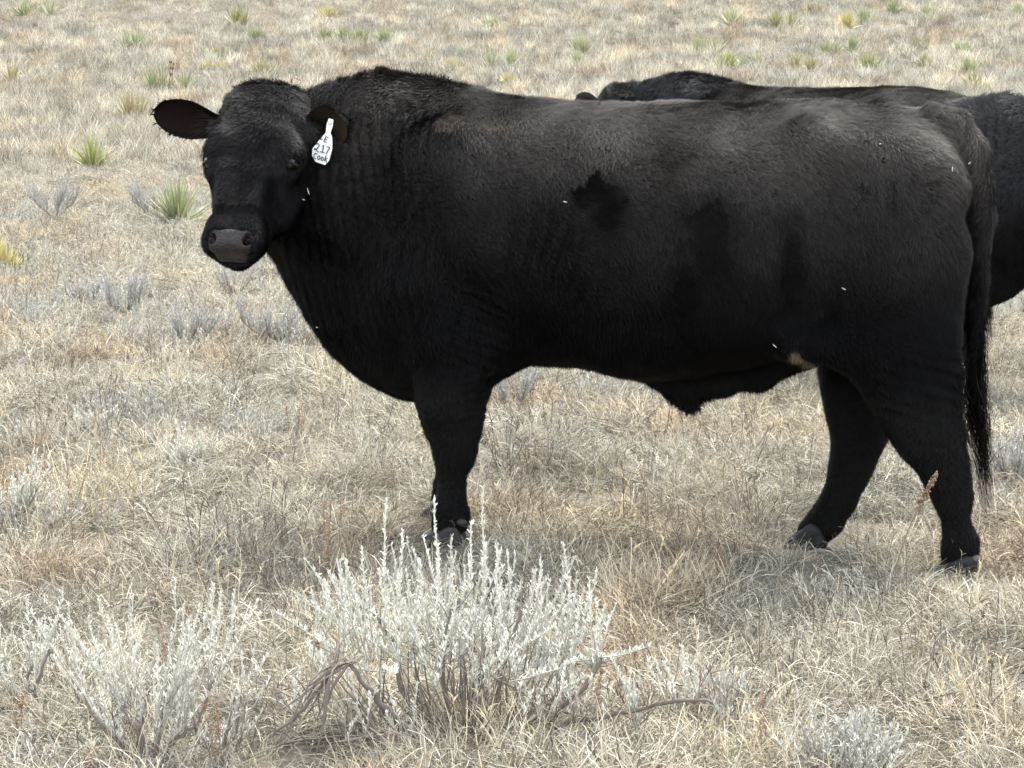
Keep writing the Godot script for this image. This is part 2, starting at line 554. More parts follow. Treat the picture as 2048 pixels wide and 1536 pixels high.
func main_sage(m: Material, bark: Material) -> void:   # the large silver bush in front
	var x0 := -0.1
	var z0 := -4.95
	var t := thing("sagebrush", "largest silvery sagebrush, with bare twisted grey limbs, in front of the bull's front leg", "sagebrush", Vector3(x0, ground(x0, z0), z0))
	var wood := Color(0.165, 0.145, 0.125)
	var limbs := [
		[[-0.03, 0, 0.08], [-0.12, 0.06, 0.12], [-0.18, 0.14, 0.14], [-0.205, 0.17, 0.14], [-0.245, 0.225, 0.14]],
		[[-0.245, 0.225, 0.14], [-0.275, 0.205, 0.15], [-0.33, 0.13, 0.17], [-0.40, 0.07, 0.18]],
		[[0.10, 0.02, 0.06], [0.20, 0.07, 0.10], [0.32, 0.10, 0.12], [0.42, 0.125, 0.12], [0.52, 0.13, 0.13]],
		[[0.13, 0.0, 0.04], [0.18, 0.07, 0.06], [0.25, 0.14, 0.07], [0.29, 0.21, 0.06]],
		[[-0.02, 0, -0.02], [-0.045, 0.12, 0.0], [-0.05, 0.22, 0.02], [-0.03, 0.30, 0.02]],
		[[0.22, 0.08, 0.05], [0.12, 0.13, 0.05], [0.05, 0.17, 0.06], [-0.02, 0.215, 0.05]],
		[[0.06, 0, -0.05], [0.07, 0.10, -0.08], [0.10, 0.2, -0.1], [0.12, 0.27, -0.12]],
		[[-0.08, 0.0, -0.04], [-0.14, 0.10, -0.08], [-0.16, 0.19, -0.12], [-0.2, 0.26, -0.13]],
		[[0.0, 0, 0.06], [-0.08, 0.05, 0.12], [-0.16, 0.07, 0.16], [-0.26, 0.06, 0.19]],
		[[0.05, 0, 0.06], [0.10, 0.06, 0.10], [0.16, 0.09, 0.14], [0.2, 0.12, 0.18]],
		[[0.35, 0.105, 0.06], [0.36, 0.07, 0.09], [0.365, 0.03, 0.11]],
		[[-0.05, 0.0, 0.03], [-0.16, 0.03, 0.07], [-0.28, 0.045, 0.1], [-0.4, 0.03, 0.12]],
	]
	for k in 9:   # dead limbs hanging from the bent one
		var e := Vector3(-0.245 - rf(0.03, 0.17), rf(0.02, 0.13), rf(0.12, 0.22))
		limbs.append([[-0.24 + rf(-0.015, 0.015), 0.22, 0.14], [lerpf(-0.25, e.x, 0.4), 0.23 * rf(0.75, 0.95), e.z], [lerpf(-0.25, e.x, 0.75), lerpf(0.2, e.y, 0.7), e.z], [e.x, e.y, e.z]])
	var leaf := Geo.new()
	var twig := Geo.new()
	var silver := Color(0.70, 0.70, 0.63)
	var lines := []
	for k in limbs.size():
		var p := PackedVector3Array()
		for q in limbs[k]: p.append(Vector3(q[0], q[1], q[2]))
		var g := Geo.new()
		var thick: float = [0.0095, 0.006, 0.007, 0.008, 0.007, 0.0035, 0.006, 0.006, 0.005, 0.004, 0.003, 0.004][k] if k < 12 else rf(0.002, 0.0035)
		lines.append(gnarl(g, p, thick, thick * 0.45, wood * rf(0.85, 1.3)))
		part("woody_branch", g, bark, t)
		for s in (8 if k < 12 else 2):   # dead bare side twigs
			var q: Vector3 = lines[k][int(rf(0.3, 1.0) * (lines[k].size() - 1))]
			twig.tube(bent(q, rf(0, TAU), rf(0.3, 1.4), rf(0.05, 0.13), rf(-0.8, 0.8), rf(-1, 1), 5), taper(0.0018, 6, 0.4), 4, wood * 1.3, wood * 1.6)
	for k in 150:   # the silver bush itself
		var a := rf(0, TAU)
		var r := 0.28 * sqrt(rng.randf())
		var q := Vector3(cos(a) * r * 1.05 - 0.02, rf(0.12, 0.23), sin(a) * r * 0.6)
		leafy_shoot(leaf, twig, q, a + rf(-1.5, 1.5), (rf(0.0, 0.5) if k % 4 else rf(0.6, 1.4)) + r * 0.4, rf(0.10, 0.25) * (1.15 - r), 300.0, silver * rf(0.8, 1.1))
	for q in [[-0.175, 0.52], [-0.14, 0.46], [-0.10, 0.40], [-0.035, 0.52], [0.005, 0.47], [0.045, 0.545], [0.065, 0.44], [0.085, 0.41], [0.13, 0.39], [0.155, 0.36], [0.21, 0.35], [0.262, 0.36], [-0.25, 0.40], [-0.3, 0.34], [0.3, 0.31], [-0.06, 0.43], [0.02, 0.42]]:
		var l: float = q[1] - 0.17
		leafy_shoot(leaf, twig, Vector3(q[0] + rf(-0.02, 0.02), 0.17, rf(-0.12, 0.05)), rf(0, TAU), rf(0.02, 0.1), l, 420.0, silver * 1.08)
	for k in 110:   # bare dark stems under the leaves
		var a := rf(0, TAU)
		var q := Vector3(cos(a) * rf(0, 0.2), 0, sin(a) * rf(0, 0.12))
		twig.tube(bent(q, a, rf(0.1, 0.9), rf(0.12, 0.24), rf(-0.6, 0.3), rf(-1, 1), 6), taper(0.0028, 7, 0.4), 4, wood * rf(0.4, 0.9), wood * 1.1)
	for k in 46:   # tufts along the low right and left limbs
		var p: PackedVector3Array = lines[[2, 2, 3, 10, 8, 9, 1][k % 7]]
		leafy_shoot(leaf, twig, p[int(rf(0.3, 1.0) * (p.size() - 1))], rf(0, TAU), rf(0.1, 0.7), rf(0.05, 0.13), 340.0, silver)
	part("twigs", twig, bark, t)
	part("silver_leaves", leaf, m, t, "", "stuff")

func pale_stalk(m: Material, bark: Material) -> void:
	var t := thing("winterfat", "tall thin pale plant standing upright between the front bull's hind leg and tail", "shrub", Vector3(1.275, ground(1.275, -6.75), -6.75))
	var g := Geo.new()
	var w := Geo.new()
	for k in 3:
		leafy_shoot(g, w, Vector3(0.008 * k, 0, 0.01 * k), 0.5 + k * 2.0, 0.015, 0.58 - k * 0.07, 130.0, Color(0.62, 0.60, 0.52))
	for k in 7: leafy_shoot(g, w, Vector3(rf(-0.01, 0.015), rf(0.34, 0.46), rf(-0.01, 0.02)), rf(0, TAU), rf(0.1, 0.4), rf(0.06, 0.11), 420.0, Color(0.66, 0.63, 0.54))
	part("stems", w, bark, t)
	part("woolly_leaves", g, m, t, "", "stuff")

func dock_stalk(m: Material) -> void:
	var t := thing("dry_weed", "leaning brown stalk with a thick seed head in front of the near hind leg", "weed", Vector3(1.02, ground(1.02, -6.28), -6.28), "dry weeds standing in the grass")
	var g := Geo.new()
	var p := PackedVector3Array([Vector3(0, 0, 0), Vector3(0.02, 0.08, 0.005), Vector3(0.045, 0.16, 0.005), Vector3(0.075, 0.235, 0.01), Vector3(0.105, 0.295, 0.01), Vector3(0.118, 0.325, 0.01)])
	g.tube(p, taper(0.0024, 6, 0.6), 5, Color(0.24, 0.19, 0.14), Color(0.28, 0.21, 0.15))
	part("stem", g, m, t)
	var h := Geo.new()
	for k in 150:
		var f := rf(0, 1)
		var c := p[3].lerp(p[5], f) + Vector3(rf(-1, 1), rf(-1, 1), rf(-1, 1)) * 0.011 * (1.0 - 0.6 * f)
		h.lump(c, Vector3(0.003, 0.0045, 0.003) * rf(0.6, 1.3), Color(0.25, 0.165, 0.11) * rf(0.6, 1.4), 2, 4)
	part("seed_head", h, m, t)

func weed(label: String, x: float, z: float, h: float, w: float, rust: float, m: Material, group := "") -> void:
	var t := thing("dry_weed", label, "weed", Vector3(x, ground(x, z), z), group)
	var g := Geo.new()
	var seeds := Geo.new()
	var wood := Color(0.20, 0.12, 0.08).lerp(Color(0.32, 0.24, 0.17), rng.randf())
	var husk := Color(0.42, 0.36, 0.26).lerp(Color(0.29, 0.175, 0.11), rust)
	for k in 1 + int(w / 0.03):
		var az := rf(0, TAU)
		var p := bent(Vector3(rf(-0.3, 0.3) * w, 0, rf(-0.2, 0.2) * w), az, rf(0.0, 0.25), h * rf(0.7, 1.02), rf(-0.1, 0.3), rf(-0.5, 0.5), 7)
		g.tube(p, taper(0.0015, 8, 0.5), 4, wood, wood * 1.2)
		for s in 7:
			var f := rf(0.3, 1.0)
			var q := p[int(f * 7)]
			var b := bent(q, rf(0, TAU), rf(0.15, 0.7), h * rf(0.06, 0.2), rf(-0.3, 0.2), 0, 3)
			g.tube(b, taper(0.0009, 4, 0.6), 3, wood * 1.1, wood * 1.3)
			if rng.randf() < 0.25 + rust * 0.75:
				for j in 9:
					var c := b[3].lerp(b[1], rng.randf()) + Vector3(rf(-1, 1), rf(-1, 1), rf(-1, 1)) * 0.005
					seeds.lump(c, Vector3(0.0016, 0.0022, 0.0016) * rf(0.7, 1.3), husk * rf(0.7, 1.3), 2, 4)
	part("stems", g, m, t)
	if seeds.v.size() > 0: part("seed_heads", seeds, m, t)


# ---------------------------------------------------------------- cattle
# A bull's own axes: x from head to tail, y up, z across towards its left side. The head has axes of its own: x from poll to muzzle, y out of the face, z across.
const BLACK := Color(0.0045, 0.0044, 0.0046)

func head_field() -> Geo:
	var f := Field.new(Vector3(-0.1, -0.36, -0.2), Vector3(0.63, 0.08, 0.2), 0.006)
	f.loft(PackedFloat32Array([
		-0.045, -0.13, -0.03, 0.075, 0, 2.4, 0, 0,
		0.0, -0.19, -0.003, 0.118, 0, 2.5, 0.1, 0.1,
		0.06, -0.23, 0.012, 0.136, 0, 2.5, 0.12, 0.1,
		0.14, -0.27, 0.015, 0.138, 0, 2.5, 0.14, 0.15,
		0.22, -0.29, 0.008, 0.134, 0, 2.5, 0.16, 0.22,
		0.27, -0.29, 0.0, 0.118, 0, 2.5, 0.18, 0.25,
		0.33, -0.265, -0.006, 0.106, 0, 2.5, 0.20, 0.28,
		0.40, -0.205, -0.004, 0.092, 0, 2.5, 0.20, 0.28,
		0.46, -0.165, 0.0, 0.088, 0, 2.5, 0.16, 0.25,
		0.51, -0.128, 0.0, 0.088, 0, 2.6, 0.10, 0.25,
		0.545, -0.108, -0.012, 0.078, 0, 2.5, 0.08, 0.25,
		0.570, -0.09, -0.04, 0.045, 0, 2.2, 0, 0.1]), 0.01)
	for s in [-1.0, 1.0]:
		f.cone(Vector3(0.195, -0.05, 0.108 * s), Vector3(0.245, -0.065, 0.108 * s), 0.036, 0.036, 0.05)      # brow over the eye socket
		f.cone(Vector3(0.17, -0.008, 0.078 * s), Vector3(0.225, -0.024, 0.115 * s), 0.024, 0.02, 0.05)         # ridge of the brow
		f.cone(Vector3(0.28, -0.008, 0.055 * s), Vector3(0.40, -0.014, 0.048 * s), 0.014, 0.012, 0.06)          # side of the nose bridge
		f.cone(Vector3(0.236, -0.020, 0.142 * s), Vector3(0.245, -0.020, 0.142 * s), 0.024, 0.022, 0.015, 1.0, true)
		f.cone(Vector3(0.24, -0.15, 0.09 * s), Vector3(0.36, -0.15, 0.075 * s), 0.055, 0.04, 0.05)           # cheek
		f.cone(Vector3(0.09, -0.085, 0.10 * s), Vector3(0.085, -0.09, 0.135 * s), 0.04, 0.03, 0.03)          # root of the ear
		f.cone(Vector3(0.47, -0.022, 0.055 * s), Vector3(0.52, -0.022, 0.058 * s), 0.028, 0.028, 0.04)          # nostril swelling
		f.cone(Vector3(0.512, 0.012, 0.056 * s), Vector3(0.54, -0.030, 0.050 * s), 0.016, 0.016, 0.012, 1.0, true)
		f.cone(Vector3(0.555, -0.06, 0.03 * s), Vector3(0.52, -0.085, 0.088 * s), 0.005, 0.006, 0.01, 1.0, true)   # line of the mouth
	f.cone(Vector3(-0.005, -0.08, -0.05), Vector3(-0.005, -0.08, 0.05), 0.04, 0.04, 0.05)
	f.cone(Vector3(0.50, -0.10, 0.0), Vector3(0.545, -0.085, 0.0), 0.045, 0.034, 0.03)
	f.cone(Vector3(0.555, -0.062, -0.05), Vector3(0.575, -0.06, 0.0), 0.006, 0.006, 0.01, 1.0, true)
	f.cone(Vector3(0.555, -0.062, 0.05), Vector3(0.575, -0.06, 0.0), 0.006, 0.006, 0.01, 1.0, true)
	return f.geo()

func nose_field() -> Geo:   # the bare skin between and round the nostrils
	var f := Field.new(Vector3(0.46, -0.08, -0.1), Vector3(0.6, 0.04, 0.1), 0.0042)
	f.cone(Vector3(0.505, -0.011, -0.048), Vector3(0.505, -0.011, 0.048), 0.018, 0.018, 0.02)
	f.cone(Vector3(0.533, -0.022, -0.046), Vector3(0.533, -0.022, 0.046), 0.026, 0.028, 0.02)
	f.cone(Vector3(0.558, -0.048, -0.030), Vector3(0.558, -0.048, 0.030), 0.020, 0.018, 0.02)
	f.cone(Vector3(0.575, -0.025, 0), Vector3(0.53, 0.022, 0), 0.003, 0.003, 0.008, 1.0, true)
	for s in [-1.0, 1.0]:
		f.cone(Vector3(0.510, 0.014, 0.060 * s), Vector3(0.530, 0.0, 0.054 * s), 0.007, 0.012, 0.008, 1.0, true)
		f.cone(Vector3(0.526, 0.004, 0.054 * s), Vector3(0.548, -0.026, 0.040 * s), 0.0115, 0.006, 0.008, 1.0, true)
	return f.geo()

func body_field(size: float, bend: float, far_lead: float, lift: float, nape: float) -> Geo:
	var f := Field.new(Vector3(-0.75, 0.02, -0.44), Vector3(1.62, 1.43, 0.44), size)
	var rows := PackedFloat32Array([
		-0.66, 1.02, 1.22, 0.04, 1.0, 2.2, 0.1, 0.1,
		-0.60, 0.88, 1.28, 0.09, 0.8, 2.2, 0.2, 0.3,
		-0.52, 0.73, 1.308, 0.115, 0.55, 2.2, 0.25, 0.4,
		-0.44, 0.60, 1.336, 0.15, 0.40, 2.2, 0.30, 0.45,
		-0.36, 0.515, 1.36, 0.205, 0.26, 2.2, 0.35, 0.5,
		-0.28, 0.455, 1.372, 0.23, 0.13, 2.2, 0.40, 0.45,
		-0.2, 0.42, 1.364, 0.255, 0.05, 2.2, 0.40, 0.35,
		-0.1, 0.41, 1.355, 0.272, 0.0, 2.3, 0.36, 0.25,
		0.0, 0.43, 1.342, 0.285, 0.0, 2.3, 0.32, 0.2,
		0.1, 0.48, 1.322, 0.297, 0.0, 2.3, 0.26, 0.15,
		0.2, 0.53, 1.308, 0.312, 0.0, 2.3, 0.2, 0.1,
		0.35, 0.537, 1.297, 0.335, 0.0, 2.3, 0.16, 0.06,
		0.5, 0.518, 1.293, 0.353, 0.0, 2.35, 0.14, 0.06,
		0.7, 0.52, 1.30, 0.358, 0.0, 2.35, 0.13, 0.08,
		0.85, 0.56, 1.305, 0.343, 0.0, 2.35, 0.12, 0.12,
		1.0, 0.605, 1.31, 0.315, 0.0, 2.4, 0.12, 0.15,
		1.1, 0.66, 1.312, 0.292, 0.0, 2.4, 0.16, 0.1,
		1.2, 0.69, 1.306, 0.275, 0.0, 2.3, 0.22, 0.05,
		1.3, 0.72, 1.294, 0.25, 0.0, 2.3, 0.3, 0.0,
		1.37, 0.76, 1.27, 0.215, 0.0, 2.2, 0.35, 0.0,
		1.42, 0.84, 1.23, 0.16, 0.0, 2.2, 0.3, 0.0,
		1.46, 0.96, 1.15, 0.07, 0.0, 2.2, 0.1, 0.0])
	for r in rows.size() / 8:
		rows[r * 8 + 4] *= bend
		rows[r * 8 + 2] += nape * smoothstep(-0.2, -0.5, rows[r * 8]) + lift * smoothstep(-0.1, 0.5, rows[r * 8])
	f.loft(rows, 0.02)
	var legs := [
		[[-0.04, 1.12, 0.17, 0.12], [0.02, 0.86, 0.195, 0.14], [0.03, 0.66, 0.20, 0.125], [0.018, 0.52, 0.195, 0.106], [0.018, 0.44, 0.19, 0.098], [0.022, 0.37, 0.185, 0.084], [0.024, 0.30, 0.18, 0.061], [0.018, 0.25, 0.175, 0.043], [0.018, 0.2, 0.172, 0.036], [0.017, 0.15, 0.17, 0.041], [0.012, 0.105, 0.17, 0.049], [0.0, 0.065, 0.17, 0.047]],
		[[-0.04, 1.12, -0.17, 0.12], [0.0, 0.86, -0.195, 0.14], [-0.01, 0.66, -0.20, 0.12], [-0.05, 0.46, -0.19, 0.085], [-0.075, 0.33, -0.185, 0.06], [-0.085, 0.25, -0.18, 0.042], [-0.09, 0.19, -0.18, 0.036], [-0.10, 0.105, -0.18, 0.046], [-0.115, 0.065, -0.18, 0.044]],
		[[1.25, 1.06, 0.13, 0.19], [1.29, 0.90, 0.14, 0.185], [1.30, 0.76, 0.155, 0.165], [1.32, 0.63, 0.175, 0.135], [1.345, 0.52, 0.185, 0.105], [1.368, 0.46, 0.19, 0.09], [1.390, 0.41, 0.19, 0.083], [1.412, 0.37, 0.19, 0.072], [1.44, 0.30, 0.19, 0.056], [1.46, 0.23, 0.188, 0.045], [1.482, 0.145, 0.185, 0.040], [1.488, 0.10, 0.185, 0.045], [1.486, 0.065, 0.185, 0.042]],
		[[1.25, 1.06, -0.13, 0.19], [1.24, 0.88, -0.14, 0.18], [1.19, 0.74, -0.16, 0.15], [1.145, 0.60, -0.17, 0.118], [1.15, 0.50, -0.16, 0.106], [1.156, 0.42, -0.15, 0.096], [1.162, 0.34, -0.14, 0.078], [1.15, 0.28, -0.13, 0.067], [1.138, 0.235, -0.12, 0.058], [1.113, 0.155, -0.11, 0.049], [1.075, 0.085, -0.105, 0.05], [1.045, 0.055, -0.10, 0.045]]]
	for l in 4:
		for k in legs[l].size() - 1:
			var a: Array = legs[l][k]
			var b: Array = legs[l][k + 1]
			var sl := 0.0
			if l == 3: sl = far_lead * clampf((0.9 - (a[1] + b[1]) * 0.5) / 0.8, 0, 1)
			var top: float = a[1]
			f.cone(Vector3(a[0] + (far_lead * clampf((0.9 - a[1]) / 0.8, 0, 1) if l == 3 else 0.0), a[1], a[2]), Vector3(b[0] + (far_lead * clampf((0.9 - b[1]) / 0.8, 0, 1) if l == 3 else 0.0), b[1], b[2]), a[3], b[3], 0.06 if top > 0.6 else 0.02, 0.62 if top > 0.55 else 0.74)
	for s in [-1.0, 1.0]:
		f.cone(Vector3(1.06, 1.21, 0.215 * s), Vector3(1.12, 1.20, 0.21 * s), 0.06, 0.05, 0.09)        # hook of the hip
		f.cone(Vector3(1.40, 1.11, 0.12 * s), Vector3(1.43, 1.08, 0.11 * s), 0.055, 0.05, 0.06)        # pin bone
		f.cone(Vector3(1.02, 0.66, 0.20 * s), Vector3(1.20, 0.66, 0.19 * s), 0.05, 0.08, 0.08)         # flank fold
		f.cone(Vector3(-0.10, 0.80, 0.20 * s), Vector3(-0.16, 0.72, 0.17 * s), 0.09, 0.07, 0.08)       # point of the shoulder
		f.cone(Vector3(0.02, 1.20, 0.16 * s), Vector3(0.12, 0.88, 0.24 * s), 0.06, 0.08, 0.08)         # shoulder blade
		f.cone(Vector3(0.22, 1.0, 0.36 * s), Vector3(0.20, 0.75, 0.37 * s), 0.03, 0.035, 0.06, 1.0, true)   # hollow behind it
		f.cone(Vector3(1.0, 0.98, 0.38 * s), Vector3(1.03, 0.82, 0.37 * s), 0.035, 0.03, 0.08, 1.0, true)   # hollow of the flank
	f.cone(Vector3(0.002, 0.285, 0.182), Vector3(0.004, 0.245, 0.178), 0.034, 0.030, 0.02, 0.8)            # knee
	f.cone(Vector3(0.062, 0.31, 0.18), Vector3(0.055, 0.275, 0.18), 0.028, 0.018, 0.02, 0.8)
	f.cone(Vector3(0.050, 0.20, 0.17), Vector3(0.046, 0.14, 0.17), 0.012, 0.014, 0.008, 0.9)                # tendon
	f.cone(Vector3(0.046, 0.115, 0.17), Vector3(0.044, 0.085, 0.17), 0.028, 0.024, 0.015, 0.9)              # fetlock
	f.cone(Vector3(1.462, 0.445, 0.19), Vector3(1.478, 0.415, 0.19), 0.026, 0.024, 0.012, 0.7)              # point of the hock
	f.cone(Vector3(1.482, 0.40, 0.19), Vector3(1.508, 0.20, 0.188), 0.018, 0.014, 0.008, 0.7)
	f.cone(Vector3(1.458, 0.60, 0.18), Vector3(1.474, 0.44, 0.19), 0.020, 0.018, 0.015, 0.6)                # its tendon above
	f.cone(Vector3(1.425, 0.33, 0.225), Vector3(1.455, 0.26, 0.22), 0.010, 0.008, 0.012)
	f.cone(Vector3(1.515, 0.12, 0.185), Vector3(1.518, 0.085, 0.185), 0.026, 0.024, 0.015, 0.9)
	f.cone(Vector3(1.20 + far_lead, 0.42, -0.15), Vector3(1.215 + far_lead, 0.39, -0.15), 0.032, 0.026, 0.015, 0.7)
	for k in 4:   # sheath
		var p := [Vector3(0.50, 0.575, 0), Vector3(0.645, 0.512, 0), Vector3(0.76, 0.522, 0), Vector3(0.88, 0.555, 0), Vector3(1.03, 0.62, 0)]
		f.cone(p[k], p[k + 1], 0.052, 0.052, 0.04, 0.8)
	f.cone(Vector3(0.66, 0.50, 0), Vector3(0.684, 0.45, 0), 0.045, 0.024, 0.03)
	var tail := [[1.36, 1.265, 0.045], [1.42, 1.25, 0.04], [1.475, 1.185, 0.035], [1.50, 1.10, 0.029], [1.508, 1.0, 0.026], [1.504, 0.83, 0.022], [1.50, 0.66, 0.019], [1.505, 0.5, 0.012]]
	for k in 7:
		f.cone(Vector3(tail[k][0], tail[k][1], 0), Vector3(tail[k + 1][0], tail[k + 1][1], 0), tail[k][2], tail[k + 1][2], 0.012)
	return f.geo()

var lumps := FastNoiseLite.new()
var swirl := FastNoiseLite.new()

func wrinkle(g: Geo) -> void:   # folds of the hide on neck, shoulder and elbow, and its unevenness everywhere
	for k in g.v.size():
		var p := g.v[k]
		var d := 0.012 * lumps.get_noise_3d(p.x * 7, p.y * 7, p.z * 7) + 0.005 * lumps.get_noise_3d(p.x * 13, p.y * 13, p.z * 13) + 0.004 * lumps.get_noise_3d(p.x * 24, p.y * 24, p.z * 24)
		var neck := smoothstep(-0.58, -0.42, p.x) * (1.0 - smoothstep(-0.12, 0.10, p.x)) * smoothstep(0.55, 0.75, p.y) * (1.0 - smoothstep(1.26, 1.34, p.y))
		if neck > 0: d += neck * (0.0085 + 0.009 * lumps.get_noise_3d(p.x * 12, p.y * 3, p.z * 8)) * sin((p.x + 0.14 * (p.y - 1.0)) * 190.0 + 5.0 * lumps.get_noise_3d(p.x * 5, p.y * 4, p.z * 5))
		var elbow := smoothstep(-0.02, 0.05, p.x) * (1.0 - smoothstep(0.14, 0.24, p.x)) * smoothstep(0.52, 0.60, p.y) * (1.0 - smoothstep(0.78, 0.88, p.y))
		if elbow > 0: d += elbow * 0.008 * sin((p.y + p.x * 0.5) * 190.0 + 4.0 * lumps.get_noise_3d(p.x * 6, p.y * 6, p.z * 6))
		var chest := smoothstep(0.16, 0.24, p.x) * (1.0 - smoothstep(0.40, 0.55, p.x)) * smoothstep(0.75, 0.85, p.y) * (1.0 - smoothstep(0.95, 1.05, p.y))
		if chest > 0: d += chest * 0.006 * sin((p.x - 0.2 * p.y) * 120.0 + 4.0 * lumps.get_noise_3d(p.x * 6, p.y * 6, p.z * 6))
		var arm := smoothstep(0.04, 0.08, p.x) * (1.0 - smoothstep(0.16, 0.2, p.x)) * smoothstep(0.36, 0.42, p.y) * (1.0 - smoothstep(0.54, 0.58, p.y))
		if arm > 0: d += arm * 0.004 * sin((p.y - p.x * 0.3) * 230.0 + 3.0 * lumps.get_noise_3d(p.x * 6, p.y * 6, p.z * 6))
		var thigh := smoothstep(1.2, 1.28, p.x) * smoothstep(0.42, 0.5, p.y) * (1.0 - smoothstep(0.62, 0.7, p.y))
		if thigh > 0: d += thigh * 0.0035 * sin((p.y + p.x * 0.25) * 170.0 + 5.0 * lumps.get_noise_3d(p.x * 5, p.y * 5, p.z * 5))
		g.v[k] = p + g.n[k] * d
	g.smooth()

func hair_tuft(hairs: int, rad: float, w: float, curl: float, segs: int) -> Geo:   # one lock, along +x, rising towards +y; one unit long
	var g := Geo.new()
	for k in hairs:
		var a := rf(0, TAU)
		var r := rad * sqrt(rng.randf())
		var at := Vector3(cos(a) * r, -0.12, sin(a) * r)
		var rise := rf(0.25, 0.75)
		var yaw := rf(-0.35, 0.35)
		var l := rf(0.7, 1.2)
		var turn := rf(-1, 1) * curl
		var p := PackedVector3Array([at])
		for s in segs:
			at += Vector3(cos(rise) * cos(yaw), sin(rise), cos(rise) * sin(yaw)) * l / segs
			rise -= 0.55 / segs
			yaw += turn / segs
			p.append(at)
		var col := Color.WHITE * rf(0.6, 1.4)
		g.ribbon(p, taper(w * rf(0.7, 1.2), segs + 1, 0.15), Vector3(rf(-0.2, 0.2), rf(-0.4, 0.4), 1).normalized(), col, col)
	return g

func near(p: Vector3, x: float, y: float, rx: float, ry: float, edge := 4.0) -> float:   # 1 at the middle of an uneven spot, 0 outside it
	var q := Vector2((p.x - x) / rx, (p.y - y) / ry).length() + 0.45 * lumps.get_noise_3d(p.x * 22, p.y * 22, 7.0) + 0.25 * swirl.get_noise_3d(p.x * 30, p.y * 30, 3.0)
	return clampf((1.0 - q) * edge, 0.0, 1.0)

func stroke(p: Vector3, pts: Array) -> float:
	var best := 9.0
	for k in pts.size() - 1:
		var a: Vector2 = pts[k]
		var ab: Vector2 = pts[k + 1] - a
		var q := Vector2(p.x, p.y) - a
		best = minf(best, (q - ab * clampf(q.dot(ab) / ab.length_squared(), 0, 1)).length())
	return best

const BRAND := [
	[Vector2(1.183, 1.097), Vector2(1.196, 1.113), Vector2(1.212, 1.107), Vector2(1.212, 1.087), Vector2(1.19, 1.062), Vector2(1.182, 1.043)],
	[Vector2(1.283, 1.105), Vector2(1.283, 1.035)],
	[Vector2(1.345, 1.105), Vector2(1.375, 1.112), Vector2(1.394, 1.10), Vector2(1.388, 1.068), Vector2(1.368, 1.035)]]

